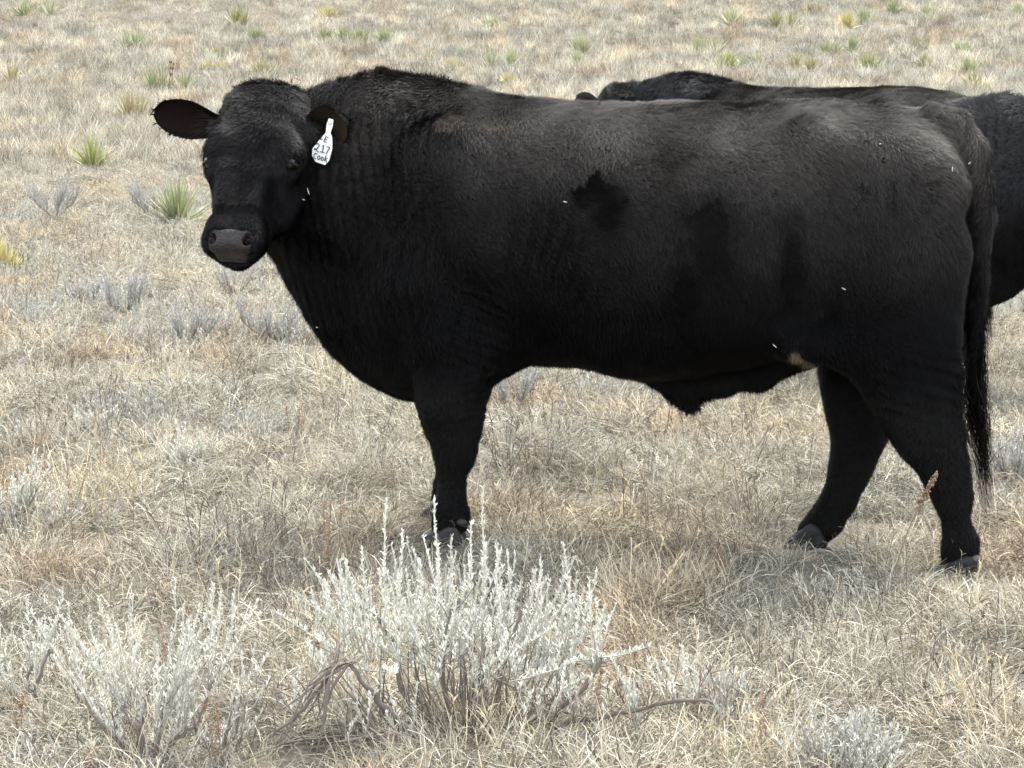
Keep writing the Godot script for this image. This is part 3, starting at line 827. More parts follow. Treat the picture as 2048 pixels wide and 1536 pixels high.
func coat(g: Geo, density: float, size: float, marks: bool, mane_bend: bool, hair: Array, m: Material, parent: Node, is_head := false, hb := Basis(), ho := Vector3()) -> void:
	var w0: Array[Transform3D] = []
	var w1: Array[Transform3D] = []
	var t0 := PackedColorArray()
	var t1 := PackedColorArray()
	var inv := hb.inverse()
	for k in range(0, g.i.size(), 3):
		var a := g.v[g.i[k]]
		var b := g.v[g.i[k + 1]]
		var c := g.v[g.i[k + 2]]
		var count := (b - a).cross(c - a).length() * 0.5 * density
		var n0: int = int(count) + (1 if rng.randf() < count - int(count) else 0)
		for j in n0:
			var r1 := sqrt(rng.randf())
			var r2 := rng.randf()
			var p := a * (1 - r1) + b * (r1 * (1 - r2)) + c * (r1 * r2)
			var nn: Vector3 = (g.n[g.i[k]] * (1 - r1) + g.n[g.i[k + 1]] * (r1 * (1 - r2)) + g.n[g.i[k + 2]] * (r1 * r2)).normalized()
			var flow := Vector3(0.8, -0.55, 0)
			var l := 0.020
			var curly := 0.0
			var col := Color(0.0046, 0.0045, 0.0050)
			if is_head:
				var q := inv * (p - ho)
				flow = hb * Vector3(0.9, 0, q.z * 3.0)
				l = 0.018
				col = Color(0.016, 0.0155, 0.0165)
				if q.y > -0.15:
					curly = 0.9 * smoothstep(0.32, 0.0, q.x + 0.06 * swirl.get_noise_3d(p.x * 9, p.y * 9, p.z * 9))
					l = lerpf(l, 0.027, curly)
				if q.x > 0.40: l = 0.011
				if q.x > 0.485 and q.y > -0.065 and absf(q.z) < 0.052: continue
				if Vector3(q.x - 0.238, q.y + 0.026, absf(q.z) - 0.127).length() < 0.029: continue
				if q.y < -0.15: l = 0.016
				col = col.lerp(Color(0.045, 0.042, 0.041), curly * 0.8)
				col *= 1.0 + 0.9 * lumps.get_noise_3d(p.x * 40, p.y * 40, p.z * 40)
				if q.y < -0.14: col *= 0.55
			else:
				var leg := smoothstep(0.58, 0.46, p.y)
				flow = flow.lerp(Vector3(0.12, -1, 0), leg)
				l = lerpf(l, 0.012, leg)
				col = col.lerp(Color(0.0095, 0.009, 0.0088), leg)
				if p.x < 0.05:
					var t := smoothstep(0.05, -0.35, p.x)
					flow = flow.lerp(Vector3(0.45, -0.9, 0), t)
					var crest := smoothstep(1.20, 1.32, p.y) * smoothstep(0.15, -0.1, p.x)
					l = lerpf(l, 0.040, crest)
					curly = maxf(crest, 0.5 * t * smoothstep(0.75, 1.0, p.y))
				if nn.y > 0.8 and p.y > 1.2 and p.x > 0: flow = Vector3(1, 0, 0.2 * signf(p.z))
				if nn.y < -0.4 and p.y > 0.35:
					l = 0.022
					flow = Vector3(0.5, -0.8, 0)
				if p.x > 0.60 and p.x < 0.74 and p.y < 0.47: l = 0.035; flow = Vector3(0.25, -1, 0)
				if p.x > 0.03 and p.y > 0.24 and p.y < 0.36 and p.x < 0.2: l = 0.022
				if p.x > 1.44 and absf(p.z) < 0.05: flow = Vector3(0.1, -1, 0); l = 0.026
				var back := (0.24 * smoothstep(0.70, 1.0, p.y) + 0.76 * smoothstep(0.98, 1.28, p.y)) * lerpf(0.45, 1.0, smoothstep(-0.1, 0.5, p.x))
				col = col.lerp(Color(0.150, 0.135, 0.122), back * (0.6 + 0.5 * lumps.get_noise_3d(p.x * 7, p.y * 7, p.z * 7)))   # brownish hair lightened upward, carrying the sky sheen in its colour
				if not marks: col = col.lerp(Color(0.048, 0.050, 0.056), 0.6 * smoothstep(0.65, 1.2, p.y) * smoothstep(0.15, -0.1, p.x))  # bluish sky sheen on the rear bulls' necks, painted into the hair
				if marks and p.z > 0:
					var wet_and_dark := maxf(maxf(maxf(near(p, 0.470, 1.075, 0.040, 0.060, 2.2), near(p, 0.515, 1.03, 0.064, 0.11, 1.7)), near(p, 0.425, 1.056, 0.040, 0.042, 1.8)), maxf(near(p, 0.80, 0.93, 0.12, 0.22, 1.5), near(p, 0.74, 0.80, 0.07, 0.22, 1.5)) * 0.8)  # damp patches, plus larger dark areas on the flank
					wet_and_dark = maxf(wet_and_dark, near(p, 1.02, 0.88, 0.06, 0.19, 1.4) * 0.8)  # dark area over the flank hollow
					col = col.lerp(Color(0.0022, 0.002, 0.002), wet_and_dark)
					if wet_and_dark > 0.5: l *= 0.6
					col = col.lerp(Color(0.018, 0.013, 0.010), near(p, 0.675, 1.17, 0.16, 0.10, 1.3) * 0.75)
					col = col.lerp(Color(0.16, 0.13, 0.10), maxf(near(p, 0.01, 1.25, 0.035, 0.018), maxf(near(p, 0.135, 1.236, 0.05, 0.012), near(p, 0.16, 1.24, 0.012, 0.01))) * 0.55)
					col = col.lerp(Color(0.30, 0.23, 0.15), near(p, 1.035, 0.60, 0.03, 0.04) * 0.6)
					if p.x > 1.16 and p.x < 1.42 and p.y > 1.0 and p.y < 1.14:
						for s in 3:
							var q := stroke(p, BRAND[s])
							if q < 0.0055: col = col.lerp(Color(0.075, 0.068, 0.062), 0.75); l *= 0.6
							elif q < 0.010: col *= 0.5
			l *= size * rf(0.75, 1.25)
			var sw := swirl.get_noise_3d(p.x * 5, p.y * 5, p.z * 5) * (1.3 + curly * 2.5) + rf(-0.25, 0.25)
			flow = (flow - nn * flow.dot(nn)).normalized().rotated(nn, sw)
			col *= rf(0.7, 1.35)
			if is_head and curly > 0.8: nn = (nn + Vector3(0, 0.35, 0)).normalized()
			var rise := 0.12 + 0.35 * curly * rng.randf() + 0.25 * maxf(0.0, lumps.get_noise_3d(p.x * 30, p.y * 30, p.z * 30))
			var fx := (flow + nn * rise).normalized()
			var fz := fx.cross(nn).normalized()
			var t := Transform3D(Basis(fx * l, fz.cross(fx) * l, fz * maxf(l, 0.012 * size)), p)
			if rng.randf() < curly: w1.append(t); t1.append(col)
			else: w0.append(t); t0.append(col)
	if w0.size() > 0: scatter("coat_hair", hair[0], m, w0, t0, parent)
	if w1.size() > 0: scatter("curly_hair", hair[1], m, w1, t1, parent)

func ear_shell(at: Vector3, dir: Vector3, opening: Vector3, length: float, wide: float, fold: float, inner: Color) -> Geo:
	var g := Geo.new()
	var op := (opening - dir * opening.dot(dir)).normalized()
	var across := op.cross(dir).normalized()
	var M := 14
	var N := 10
	for layer in 2:
		var b := g.v.size()
		for j in M + 1:
			var t := float(j) / M
			var hw := wide * (lerpf(0.52, 1.0, smoothstep(0, 0.55, t)) if t < 0.56 else sqrt(maxf(0.0, 1.0 - pow((t - 0.56) / 0.445, 2.0))))
			for q in N + 1:
				var f := float(q) / N * 2 - 1
				var cup := fold * (1 - f * f) * (1.0 - 0.55 * t) + 0.010 * absf(f) * 0
				var p := at + dir * length * t + across * hw * f - op * cup
				if layer == 1: p -= op * 0.0045 * (1.0 - absf(f) * 0.8)
				g.v.append(p)
				g.c.append(inner if layer == 0 else BLACK)
		for j in M:
			for q in N:
				var a := b + j * (N + 1) + q
				if layer == 0: g.i.append_array(PackedInt32Array([a, a + N + 1, a + 1, a + 1, a + N + 1, a + N + 2]))
				else: g.i.append_array(PackedInt32Array([a, a + 1, a + N + 1, a + 1, a + N + 2, a + N + 1]))
	g.smooth()
	if g.n[N / 2].dot(op) < 0:
		for k in range(0, g.i.size(), 3):
			var x := g.i[k]
			g.i[k] = g.i[k + 1]
			g.i[k + 1] = x
		g.smooth()
	return g

func hoof(at: Vector3, yaw: float, tilt: float, col: Color) -> Geo:
	var g := Geo.new()
	for s in [-1.0, 1.0]:
		var f := Field.new(Vector3(-0.11, -0.01, -0.06), Vector3(0.07, 0.1, 0.06), 0.0075)
		f.cone(Vector3(0.02, 0.055, 0.022 * s), Vector3(-0.055, 0.016, 0.026 * s), 0.030, 0.020, 0.01, 0.85)
		f.cone(Vector3(0.03, 0.02, 0.024 * s), Vector3(-0.05, 0.014, 0.026 * s), 0.026, 0.018, 0.015, 0.9)
		g.join(f.geo(), Transform3D(Basis.from_euler(Vector3(0, yaw, tilt)), at))
	for k in g.v.size(): g.c.append(col)
	return g

var head_geo: Geo
var nose_geo: Geo

func make_bull(label: String, at: Vector3, yaw: float, scale: float, cell: float, bend: float, far_lead: float, poll: Vector3, facing: Vector3, pitch: float, density: float, hair_size: float, front: bool, m: Dictionary, lift := 0.0, nape := 0.0) -> Node3D:
	var t := thing("bull", label, "bull", at)
	t.rotation.y = yaw
	t.scale = Vector3.ONE * scale
	var axis := Vector3.DOWN * cos(pitch) + facing * sin(pitch)
	var out := Vector3.UP * sin(pitch) + facing * cos(pitch)
	var hb := Basis(axis * 0.94, out, axis.cross(out))
	var ht := Transform3D(hb, poll)
	var g := body_field(cell, bend, far_lead, lift, nape)
	wrinkle(g)
	var trunk := Geo.new()
	trunk.v = g.v; trunk.n = g.n; trunk.i = g.i
	var head := Geo.new()
	head.join(head_geo, ht)
	var whole := Geo.new()
	whole.join(g, Transform3D())
	whole.join(head, Transform3D())
	for k in whole.v.size(): whole.c.append(BLACK)
	part("body", whole, m.skin, t)
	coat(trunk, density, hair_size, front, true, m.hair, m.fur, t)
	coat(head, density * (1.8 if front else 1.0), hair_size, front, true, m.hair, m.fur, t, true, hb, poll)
	var nose := Geo.new()
	nose.join(nose_geo, ht)
	for k in nose.v.size():
		var q := nose_geo.v[k]
		var z := absf(q.z)
		var a := Vector3(q.x, q.y, z)
		var lining := Geometry3D.get_closest_point_to_segment(a, Vector3(0.510, 0.016, 0.060), Vector3(0.530, -0.004, 0.053)).distance_to(a) < 0.0128 or Geometry3D.get_closest_point_to_segment(a, Vector3(0.530, -0.004, 0.053), Vector3(0.548, -0.026, 0.040)).distance_to(a) < 0.0115
		nose.c.append(Color(0.004, 0.0035, 0.0035) if lining else Color(0.020, 0.0175, 0.0175))  # dark lining colour also carries the shade inside the nostrils
	part("nose", nose, m.nose, t)
	for s in [1.0, -1.0]:
		var e := Geo.new()
		var c := Vector3(0.238, -0.034, 0.119 * s)      # the eye looks half sideways
		var look := Vector3(0, 0.66, 0.75 * s)
		var along := Vector3(0, 0.75, -0.66 * s)
		e.lump(ht * c, Vector3.ONE * 0.0235, Color(0.010, 0.007, 0.005), 12, 16)
		var eye := part("eye", e, m.eye, t)
		var lid := Geo.new()
		var p := PackedVector3Array()
		var p2 := PackedVector3Array()
		for k in 9:
			var a := PI * k / 8.0
			var open := 0.013 if s > 0 else 0.010
			p.append(ht * (c + Vector3(-open * sin(a) - 0.001, 0, 0) + along * 0.0235 * cos(a) + look * (0.008 + 0.014 * sin(a))))
			p2.append(ht * (c + Vector3(open * sin(a) + 0.001, 0, 0) + along * 0.0235 * cos(a) + look * (0.008 + 0.014 * sin(a))))
		lid.tube(p, taper(0.0065, 9, 0.9), 6, Color(0.010, 0.009, 0.009), Color(0.010, 0.009, 0.009))
		lid.tube(p2, taper(0.0042, 9, 0.9), 6, Color(0.045, 0.04, 0.039) if s > 0 else Color(0.02, 0.018, 0.018), Color(0.04, 0.036, 0.035))
		part("eyelid", lid, m.skin, t)
		if front:
			var white := Geo.new()
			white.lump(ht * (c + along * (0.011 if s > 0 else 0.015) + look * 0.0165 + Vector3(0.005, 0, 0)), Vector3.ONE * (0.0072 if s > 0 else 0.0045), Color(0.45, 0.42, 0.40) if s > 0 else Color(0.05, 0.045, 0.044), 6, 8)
			part("eye_white", white, m.eye, eye)
			var lash := Geo.new()
			for k in 22:
				var q := p[1 + k % 7]
				var d: Vector3 = (hb * (look + Vector3(rf(-0.2, 0.5), 0, 0) + along * rf(-0.4, 0.4))).normalized()
				lash.ribbon(PackedVector3Array([q, q + d * 0.012, q + d * 0.022 - Vector3(0, 0.004, 0)]), PackedFloat32Array([0.0009, 0.0007, 0.0002]), Vector3(0.3, 1, 0.2).cross(d).normalized(), BLACK, BLACK)
			part("eyelash", lash, m.fur, eye)
	var lat := hb.z
	for s in [1.0, -1.0]:
		var root: Vector3 = ht * Vector3(0.085, -0.088, 0.118 * s)
		var dir: Vector3 = (lat * s + Vector3(0, 0.22, 0) + facing * 0.12).normalized()
		var opening: Vector3 = (facing + Vector3(0, -0.12, 0)).normalized()
		if s < 0 and front:
			dir = (lat * s + Vector3(0, 0.14, 0) + facing * 0.45).normalized()
			opening = (facing + Vector3(0, -0.45, 0) - lat * s * 0.25).normalized()
		var es := ear_shell(root, dir, opening, 0.228 if s > 0 else 0.170, 0.058 if s > 0 else 0.062, 0.034, Color(0.008, 0.0065, 0.006) if s > 0 else Color(0.034, 0.025, 0.018))
		part("ear", es, m.ear, t)
		var fuzz := Geo.new()
		for k in 900:
			var q: int = rng.randi() % es.v.size()
			if q < es.v.size() / 2 and (q % 11 > 1 and q % 11 < 9): continue
			var o := es.n[q]
			var d := (dir * 0.9 + o * 0.45 + Vector3(rf(-0.3, 0.3), rf(-0.5, 0.2), rf(-0.3, 0.3))).normalized()
			fuzz.ribbon(PackedVector3Array([es.v[q], es.v[q] + d * 0.009, es.v[q] + d * 0.016 + Vector3(0, -0.002, 0)]), PackedFloat32Array([0.0008, 0.0006, 0.0001]), o.cross(d).normalized(), BLACK, BLACK)
		var acr := opening.cross(dir).normalized()
		for k in 130:   # long hair growing out of the ear's root
			var f0 := rf(-0.7, 0.7)
			var q := root + dir * rf(0.01, 0.075) + acr * f0 * 0.032 - opening * (0.030 * (1.0 - f0 * f0) - 0.006)
			var d := (dir + acr * f0 * 0.7 + opening * rf(0.1, 0.7) + Vector3(0, rf(-0.3, 0.1), 0)).normalized()
			var l := rf(0.03, 0.065)
			fuzz.ribbon(PackedVector3Array([q, q + d * l * 0.5, q + d * l + Vector3(0, -0.006, 0)]), PackedFloat32Array([0.0008, 0.0006, 0.0001]), opening.cross(d).normalized(), Color(0.02, 0.017, 0.015), Color(0.03, 0.025, 0.022))
		part("ear_hair", fuzz, m.fur, t)
	for h in [[-0.005, 0.16, 0, 0, 0.10], [-0.12, -0.18, 0, 0, 0.03], [1.488, 0.185, 0, 0, 0.012], [1.032 + far_lead, -0.10, 0, 0.15, 0.02]]:
		var col := Color(0.009, 0.0085, 0.008)
		if h[4] > 0.05: col = Color(0.035, 0.032, 0.028)   # dusty
		part("hoof", hoof(Vector3(h[0], 0.0, h[1]), h[2], h[3], col), m.hoof, t)
	for h in [[0.055, 0.085, 0.20], [1.535, 0.07, 0.205], [1.10 + far_lead, 0.06, -0.09], [-0.06, 0.08, -0.16]]:
		var dc := Geo.new()
		dc.lump(Vector3(h[0], h[1], h[2]), Vector3(0.017, 0.012, 0.012), Color(0.10, 0.082, 0.065) if h[0] > 1.3 else Color(0.03, 0.026, 0.022), 6, 8)
		part("dewclaw", dc, m.hoof, t)
	var sw := Geo.new()
	for k in 380:   # long hair at the end of the tail
		var a := rf(0, TAU)
		var r := 0.016 * sqrt(rng.randf())
		var q := Vector3(1.502 + cos(a) * r, rf(0.44, 0.72), sin(a) * r)
		var p := PackedVector3Array([q])
		var low := rf(0.14, 0.30) if rng.randf() < 0.35 else rf(0.24, 0.42)
		var spread := rf(-0.028, 0.03)
		var sz := rf(-0.03, 0.03)
		var ph := rf(0, TAU)
		var steps := 11
		for j in steps:
			var f := float(j + 1) / steps
			var belly := sin(minf(f * 1.25, 1.0) * PI)
			p.append(Vector3(q.x + spread * belly + 0.055 * f * f * f + 0.008 * sin(f * 10 + ph * 0.4), lerpf(q.y, low, f), q.z + sz * belly + 0.005 * cos(f * 8 + ph)))
		sw.ribbon(p, taper(0.0016, steps + 1, 0.2), Vector3(rf(-0.6, 1), 0, rf(0.2, 1)).normalized(), BLACK * rf(0.7, 1.5), Color(0.022, 0.017, 0.014) * rf(0.6, 1.4))
	part("tail_switch", sw, m.fur, t)
	if front:
		var curl := Geo.new()   # loose curls on the poll
		for k in 110:
			var q: Vector3 = ht * Vector3(rf(-0.045, 0.03), rf(-0.12, 0.0), rf(-0.09, 0.05))
			var az := rf(0, TAU)
			var p := bent(q + Vector3(0, -0.004, 0), az, rf(0.2, 0.8), rf(0.03, 0.07), rf(1.0, 3.2), rf(-1.5, 1.5), 7)
			curl.ribbon(p, taper(0.0015, 8, 0.2), Vector3(rf(-1, 1), 0.2, rf(-1, 1)).normalized(), BLACK, BLACK)
		part("poll_curl", curl, m.fur, t)
		tag(t, ht, m)
		flecks(t, whole, m)
	return t

func tag(t: Node3D, ht: Transform3D, m: Dictionary) -> void:
	var stud := ht * Vector3(0.10, -0.088, -0.118) + Vector3(0.108, 0.037, 0.055)
	var k := 1.0 / 690.0
	var right := Vector3(0.97, -0.235, 0.12).normalized()
	var down := Vector3(-0.235, -0.97, 0.02).normalized()
	var out := down.cross(right).normalized()
	if out.z < 0: out = -out
	right = down.cross(out).normalized()
	if right.x < 0: right = -right
	var place := func(x: float, y: float, z: float) -> Vector3: return stud + (right * x + down * y) * k + out * z
	var poly := [[-5, -7], [5, -7], [7, 4], [6, 20], [12, 27], [18, 50], [16, 74], [9, 85], [-13, 84], [-23, 74], [-25, 60], [-13, 38], [-4, 22], [-7, 4]]
	var pts := PackedVector2Array()
	for q in poly: pts.append(Vector2(q[0], q[1]))
	var g := Geo.new()
	var white := Color(0.80, 0.82, 0.80)
	for side in [1.0, -1.0]:
		var b := g.v.size()
		for q in pts:
			var bulge := 0.004 * sin(clampf(q.y / 85.0, 0, 1) * PI)
			g.v.append(place.call(q.x, q.y, 0.0008 * side + bulge)); g.n.append(out * side); g.c.append(white)
		var tri := Geometry2D.triangulate_polygon(pts)
		for j in range(0, tri.size(), 3):
			var a := b + tri[j]
			var c1 := b + tri[j + 1]
			var c2 := b + tri[j + 2]
			if (g.v[c2] - g.v[a]).cross(g.v[c1] - g.v[a]).dot(out * side) < 0:
				var x := c1
				c1 = c2
				c2 = x
			g.i.append_array(PackedInt32Array([a, c1, c2]))
	for j in pts.size():
		var a := g.v[j]
		var b := g.v[(j + 1) % pts.size()]
		var c := g.v[pts.size() + (j + 1) % pts.size()]
		var d := g.v[pts.size() + j]
		g.quad(a, b, c, d, out.cross(b - a).normalized(), white)
	var o := part("ear_tag", g, m.tag, t, "white plastic ear tag with handwritten letters and the number 217")
	var s := Geo.new()
	s.lump(place.call(0.0, 0.0, 0.004), Vector3(0.0075, 0.0075, 0.004), Color(0.70, 0.70, 0.68), 6, 10)
	part("stud", s, m.tag, o)
	var ink := Color(0.012, 0.012, 0.016)
	var words := [
		[[[-9, 28], [-12, 38], [-7, 36]], [[-1.5, 29], [-3.5, 39.5]], [[-1.5, 29], [4.5, 30]], [[-2.5, 34], [3.0, 34.8]], [[-3.5, 39.5], [2.8, 40]]],
		[[[-19, 50], [-16, 47], [-12, 48], [-11.5, 52], [-15, 58], [-20, 61], [-20.5, 58.5], [-17, 58.5], [-13, 62.5], [-8.5, 63]], [[-5, 50], [-1.5, 47.5], [-1.8, 61]], [[-6.5, 61.5], [3, 61.5]], [[5, 48], [13, 48.5], [9.5, 55], [7.5, 63]]],
		[[[-11.5, 68.5], [-15.5, 67], [-19, 71], [-18, 77], [-13, 78]], [[-8, 70], [-10, 74], [-8, 78], [-5, 77], [-4.5, 72], [-8, 70]], [[0, 70.5], [-2, 74.5], [0, 78], [3, 77], [3.5, 72.5], [0, 70.5]], [[7.5, 66], [6.5, 78]], [[12.5, 70], [7, 74]], [[8, 73.5], [12, 78.5]]]]
	for w in words:
		var lt := Geo.new()
		for line in w:
			for j in line.size() - 1:
				var y0: float = line[j][1]
				var y1: float = line[j + 1][1]
				lt.box(place.call(line[j][0], y0, 0.0014 + 0.004 * sin(clampf(y0 / 85.0, 0, 1) * PI)), place.call(line[j + 1][0], y1, 0.0014 + 0.004 * sin(clampf(y1 / 85.0, 0, 1) * PI)), 0.0012, 0.0005, out, ink)
		part("lettering", lt, m.tag, o)

func flecks(t: Node3D, g: Geo, m: Dictionary) -> void:   # bits of dry grass caught in the coat
	var f := Geo.new()
	for q in [[0.39, 1.04, 0.018], [1.17, 0.81, 0.02], [1.44, 1.17, 0.03], [0.98, 0.64, 0.02], [-0.43, 0.63, 0.014], [1.25, 1.2, 0.01], [1.44, 1.14, 0.02], [-0.405, 1.05, 0.03], [-0.42, 1.02, 0.02], [1.48, 1.15, 0.02]]:
		var best := 9.0
		var at := Vector3.ZERO
		for p in g.v:
			if p.z < 0.0: continue
			var d := absf(p.x - q[0]) + absf(p.y - q[1]) - p.z * 0.02
			if d < best: best = d; at = p
		var dir := Vector3(rf(-1, 1), rf(-1, 1), 0.2).normalized()
		var p0 := at + Vector3(0, 0.004, 0.011)
		f.ribbon(PackedVector3Array([p0, p0 + dir * q[2] * 0.35 + Vector3(0, 0, 0.002), p0 + dir * q[2] * 0.7]), PackedFloat32Array([0.0008, 0.0013, 0.0006]), dir.cross(Vector3(0.2, 0.1, 1)).normalized(), Color(0.62, 0.56, 0.44), Color(0.62, 0.56, 0.44))
	part("grass_fleck", f, m.tag, t, "", "stuff")


func _ready() -> void:
	rng.seed = 7
	# camera, sky, sun
	var cam := Camera3D.new()
	cam.name = "camera"
	cam.position = Vector3(0, 1.55, 0)
	cam.rotation_degrees = Vector3(-8.80, 0, 0)
	cam.fov = 18.33
	cam.near = 0.1
	cam.far = 2000
	add_child(cam)
	cam.current = true
	var env := Environment.new()
	var sky := Sky.new()
	var sm := ProceduralSkyMaterial.new()
	sm.sky_top_color = Color(0.80, 0.83, 0.87)
	sm.sky_horizon_color = Color(0.88, 0.885, 0.89)
	sm.ground_horizon_color = Color(0.6, 0.57, 0.52)
	sm.ground_bottom_color = Color(0.45, 0.42, 0.37)
	sm.sky_curve = 0.12
	sm.sky_energy_multiplier = 1.0
	sky.sky_material = sm
	env.background_mode = Environment.BG_SKY
	env.sky = sky
	env.tonemap_mode = Environment.TONE_MAPPER_LINEAR
	env.tonemap_exposure = 3.65
	env.sdfgi_enabled = true
	env.ssao_enabled = true
	env.ssil_enabled = true
	var we := WorldEnvironment.new()
	we.name = "environment"
	we.environment = env
	add_child(we)
	var sun := DirectionalLight3D.new()
	sun.name = "sun"
	sun.light_energy = 0.8
	sun.light_color = Color(1.0, 0.98, 0.95)
	sun.light_angular_distance = 22.0
	sun.shadow_enabled = true
	sun.rotation_degrees = Vector3(-62, 160, 0)
	add_child(sun)

	lumps.seed = 3; lumps.frequency = 0.35
	swirl.seed = 5; swirl.frequency = 0.6

	# the ground
	var xs := PackedFloat32Array()
	var zs := PackedFloat32Array()
	var q := -600.0
	while q < 600.0:
		xs.append(q)
		var e := absf(q)
		q += 0.12 if e < 4.0 else (0.35 if e < 14.0 else (1.5 if e < 30.0 else 40.0))
	q = 60.0
	while q > -700.0:
		zs.append(q)
		q -= 0.12 if q < -3.0 and q > -13.0 else (0.4 if q < 4.0 and q > -64.0 else 12.0)
	var gg := Geo.new()
	for z in zs:
		for x in xs: gg.v.append(Vector3(x, ground(x, z), z))
	for a in zs.size() - 1:
		for b in xs.size() - 1:
			var k := a * xs.size() + b
			gg.i.append_array(PackedInt32Array([k, k + xs.size(), k + 1, k + 1, k + xs.size(), k + xs.size() + 1]))
	gg.smooth()
	if gg.n[0].y < 0:
		for k in range(0, gg.i.size(), 3):
			var x := gg.i[k]
			gg.i[k] = gg.i[k + 1]
			gg.i[k + 1] = x
		gg.smooth()
	var soil := StandardMaterial3D.new()
	soil.resource_name = "soil"
	soil.roughness = 1.0
	soil.metallic_specular = 0.2
	soil.uv1_triplanar = true
	soil.uv1_world_triplanar = true
	soil.uv1_scale = Vector3.ONE * 0.35
	var nt := NoiseTexture2D.new()
	nt.width = 1024; nt.height = 1024; nt.seamless = true
	var nz := FastNoiseLite.new()
	nz.seed = 4; nz.frequency = 0.03; nz.fractal_octaves = 6; nz.fractal_gain = 0.65
	nt.noise = nz
	var ramp := Gradient.new()
	ramp.set_color(0, Color(0.06, 0.053, 0.043).linear_to_srgb())
	ramp.set_color(1, Color(0.21, 0.185, 0.15).linear_to_srgb())
	ramp.add_point(0.5, Color(0.12, 0.106, 0.085).linear_to_srgb())
	nt.color_ramp = ramp
	soil.albedo_texture = nt
	soil.heightmap_enabled = true
	soil.heightmap_scale = 1.2
	var nh := NoiseTexture2D.new()
	nh.width = 1024; nh.height = 1024; nh.seamless = true
	nh.noise = nz
	soil.heightmap_texture = nh
	var land := part("ground", gg, soil, self, "dry prairie soil sloping up into the distance", "structure")
	land.set_meta("category", "ground")

	# materials
	var grass := paint(0.75, 0.35)
	grass.albedo_color = Color(1.0, 0.988, 0.955).linear_to_srgb()
	grass.backlight_enabled = true
	grass.backlight = Color(0.5, 0.5, 0.5)
	var leaf := paint(0.7, 0.35)
	leaf.backlight_enabled = true
	leaf.backlight = Color(0.35, 0.35, 0.35)
	var bark := paint(0.9, 0.3)
	var skin := paint(0.8, 0.15)
	var fur := paint(0.52, 0.17)
	var nose := paint(0.42, 0.34)
	var pebble := FastNoiseLite.new()
	pebble.noise_type = FastNoiseLite.TYPE_CELLULAR
	pebble.frequency = 0.06
	var pt := NoiseTexture2D.new()
	pt.width = 256; pt.height = 256; pt.seamless = true
	pt.noise = pebble
	nose.uv1_triplanar = true
	nose.uv1_scale = Vector3.ONE * 9.0
	nose.heightmap_enabled = true
	nose.heightmap_texture = pt
	nose.heightmap_scale = 0.35
	var eye := paint(0.05, 0.5)
	var horn := paint(0.6, 0.4)
	var plastic := paint(0.4, 0.5)
	var ear := paint(0.75, 0.18)

	# the bulls
	head_geo = head_field()
	nose_geo = nose_field()
	var hair := [hair_tuft(15, 0.42, 0.045, 0.5, 4).mesh(), hair_tuft(14, 0.30, 0.036, 3.0, 6).mesh()]
	var mats := {"skin": skin, "fur": fur, "nose": nose, "eye": eye, "hoof": horn, "tag": plastic, "ear": ear, "hair": hair}
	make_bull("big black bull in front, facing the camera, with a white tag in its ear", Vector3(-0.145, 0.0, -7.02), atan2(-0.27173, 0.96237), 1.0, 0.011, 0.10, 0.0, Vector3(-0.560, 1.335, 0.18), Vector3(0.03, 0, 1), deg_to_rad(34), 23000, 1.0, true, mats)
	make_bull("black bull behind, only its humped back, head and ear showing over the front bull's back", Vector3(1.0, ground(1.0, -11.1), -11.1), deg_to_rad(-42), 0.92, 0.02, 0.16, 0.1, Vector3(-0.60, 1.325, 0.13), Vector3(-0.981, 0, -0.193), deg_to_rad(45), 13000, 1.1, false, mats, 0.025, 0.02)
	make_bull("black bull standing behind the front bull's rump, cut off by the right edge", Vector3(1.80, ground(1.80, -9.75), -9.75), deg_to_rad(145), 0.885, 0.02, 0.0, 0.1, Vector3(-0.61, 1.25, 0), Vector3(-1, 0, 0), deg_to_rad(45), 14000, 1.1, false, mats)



	# plants
	var yuc := paint(0.55, 0.4)
	yuc.backlight_enabled = true
	yuc.backlight = Color(0.3, 0.3, 0.3)
	yucca("bright green spiky yucca standing alone left of the front bull's face", -4.22, -23.99, 0.35, 0.4, 0, yuc, "yuccas scattered over the hillside")
	yucca("dark green yucca beside grey brush against the left edge of the front bull's muzzle", -2.5, -17.79, 0.32, 0.36, 1, yuc, "yuccas scattered over the hillside")
	yucca("wide green yucca with dark seed stalks just above the front bull's left-hand ear", -5.34, -36.92, 0.39, 0.81, 1, yuc, "yuccas scattered over the hillside")
	yucca("small grey green yucca on the slope straight above the yucca with the dark seed stalks", -7.38, -46.71, 0.35, 0.41, 2, yuc, "yuccas scattered over the hillside")
	yucca("broad pale green yucca clump in the top left corner of the hillside", -10.92, -55.41, 0.51, 0.83, 2, yuc, "yuccas scattered over the hillside")
	yucca("tall olive yucca clump near the top edge above the front bull's poll", -6.09, -52.95, 0.51, 0.77, 3, yuc, "yuccas scattered over the hillside")
	yucca("leftmost tuft of the long dark green yucca row above the front bull's shoulder hump", -3.68, -47.98, 0.34, 0.5, 1, yuc, "yuccas scattered over the hillside")
	yucca("second tuft from the left in the long dark green yucca row", -3.3, -47.73, 0.36, 0.5, 1, yuc, "yuccas scattered over the hillside")
	yucca("third tuft from the left in the long dark green yucca row", -2.85, -47.47, 0.34, 0.55, 1, yuc, "yuccas scattered over the hillside")
	yucca("greyer tuft at the right end of the long dark green yucca row", -2.53, -48.24, 0.3, 0.44, 2, yuc, "yuccas scattered over the hillside")
	yucca("straw yellow yucca at the top edge left of the long dark green row", -4.27, -55, 0.3, 0.41, 4, yuc, "yuccas scattered over the hillside")
	yucca("little grey green yucca left of the long dark green yucca row", -5.18, -49, 0.29, 0.33, 2, yuc, "yuccas scattered over the hillside")
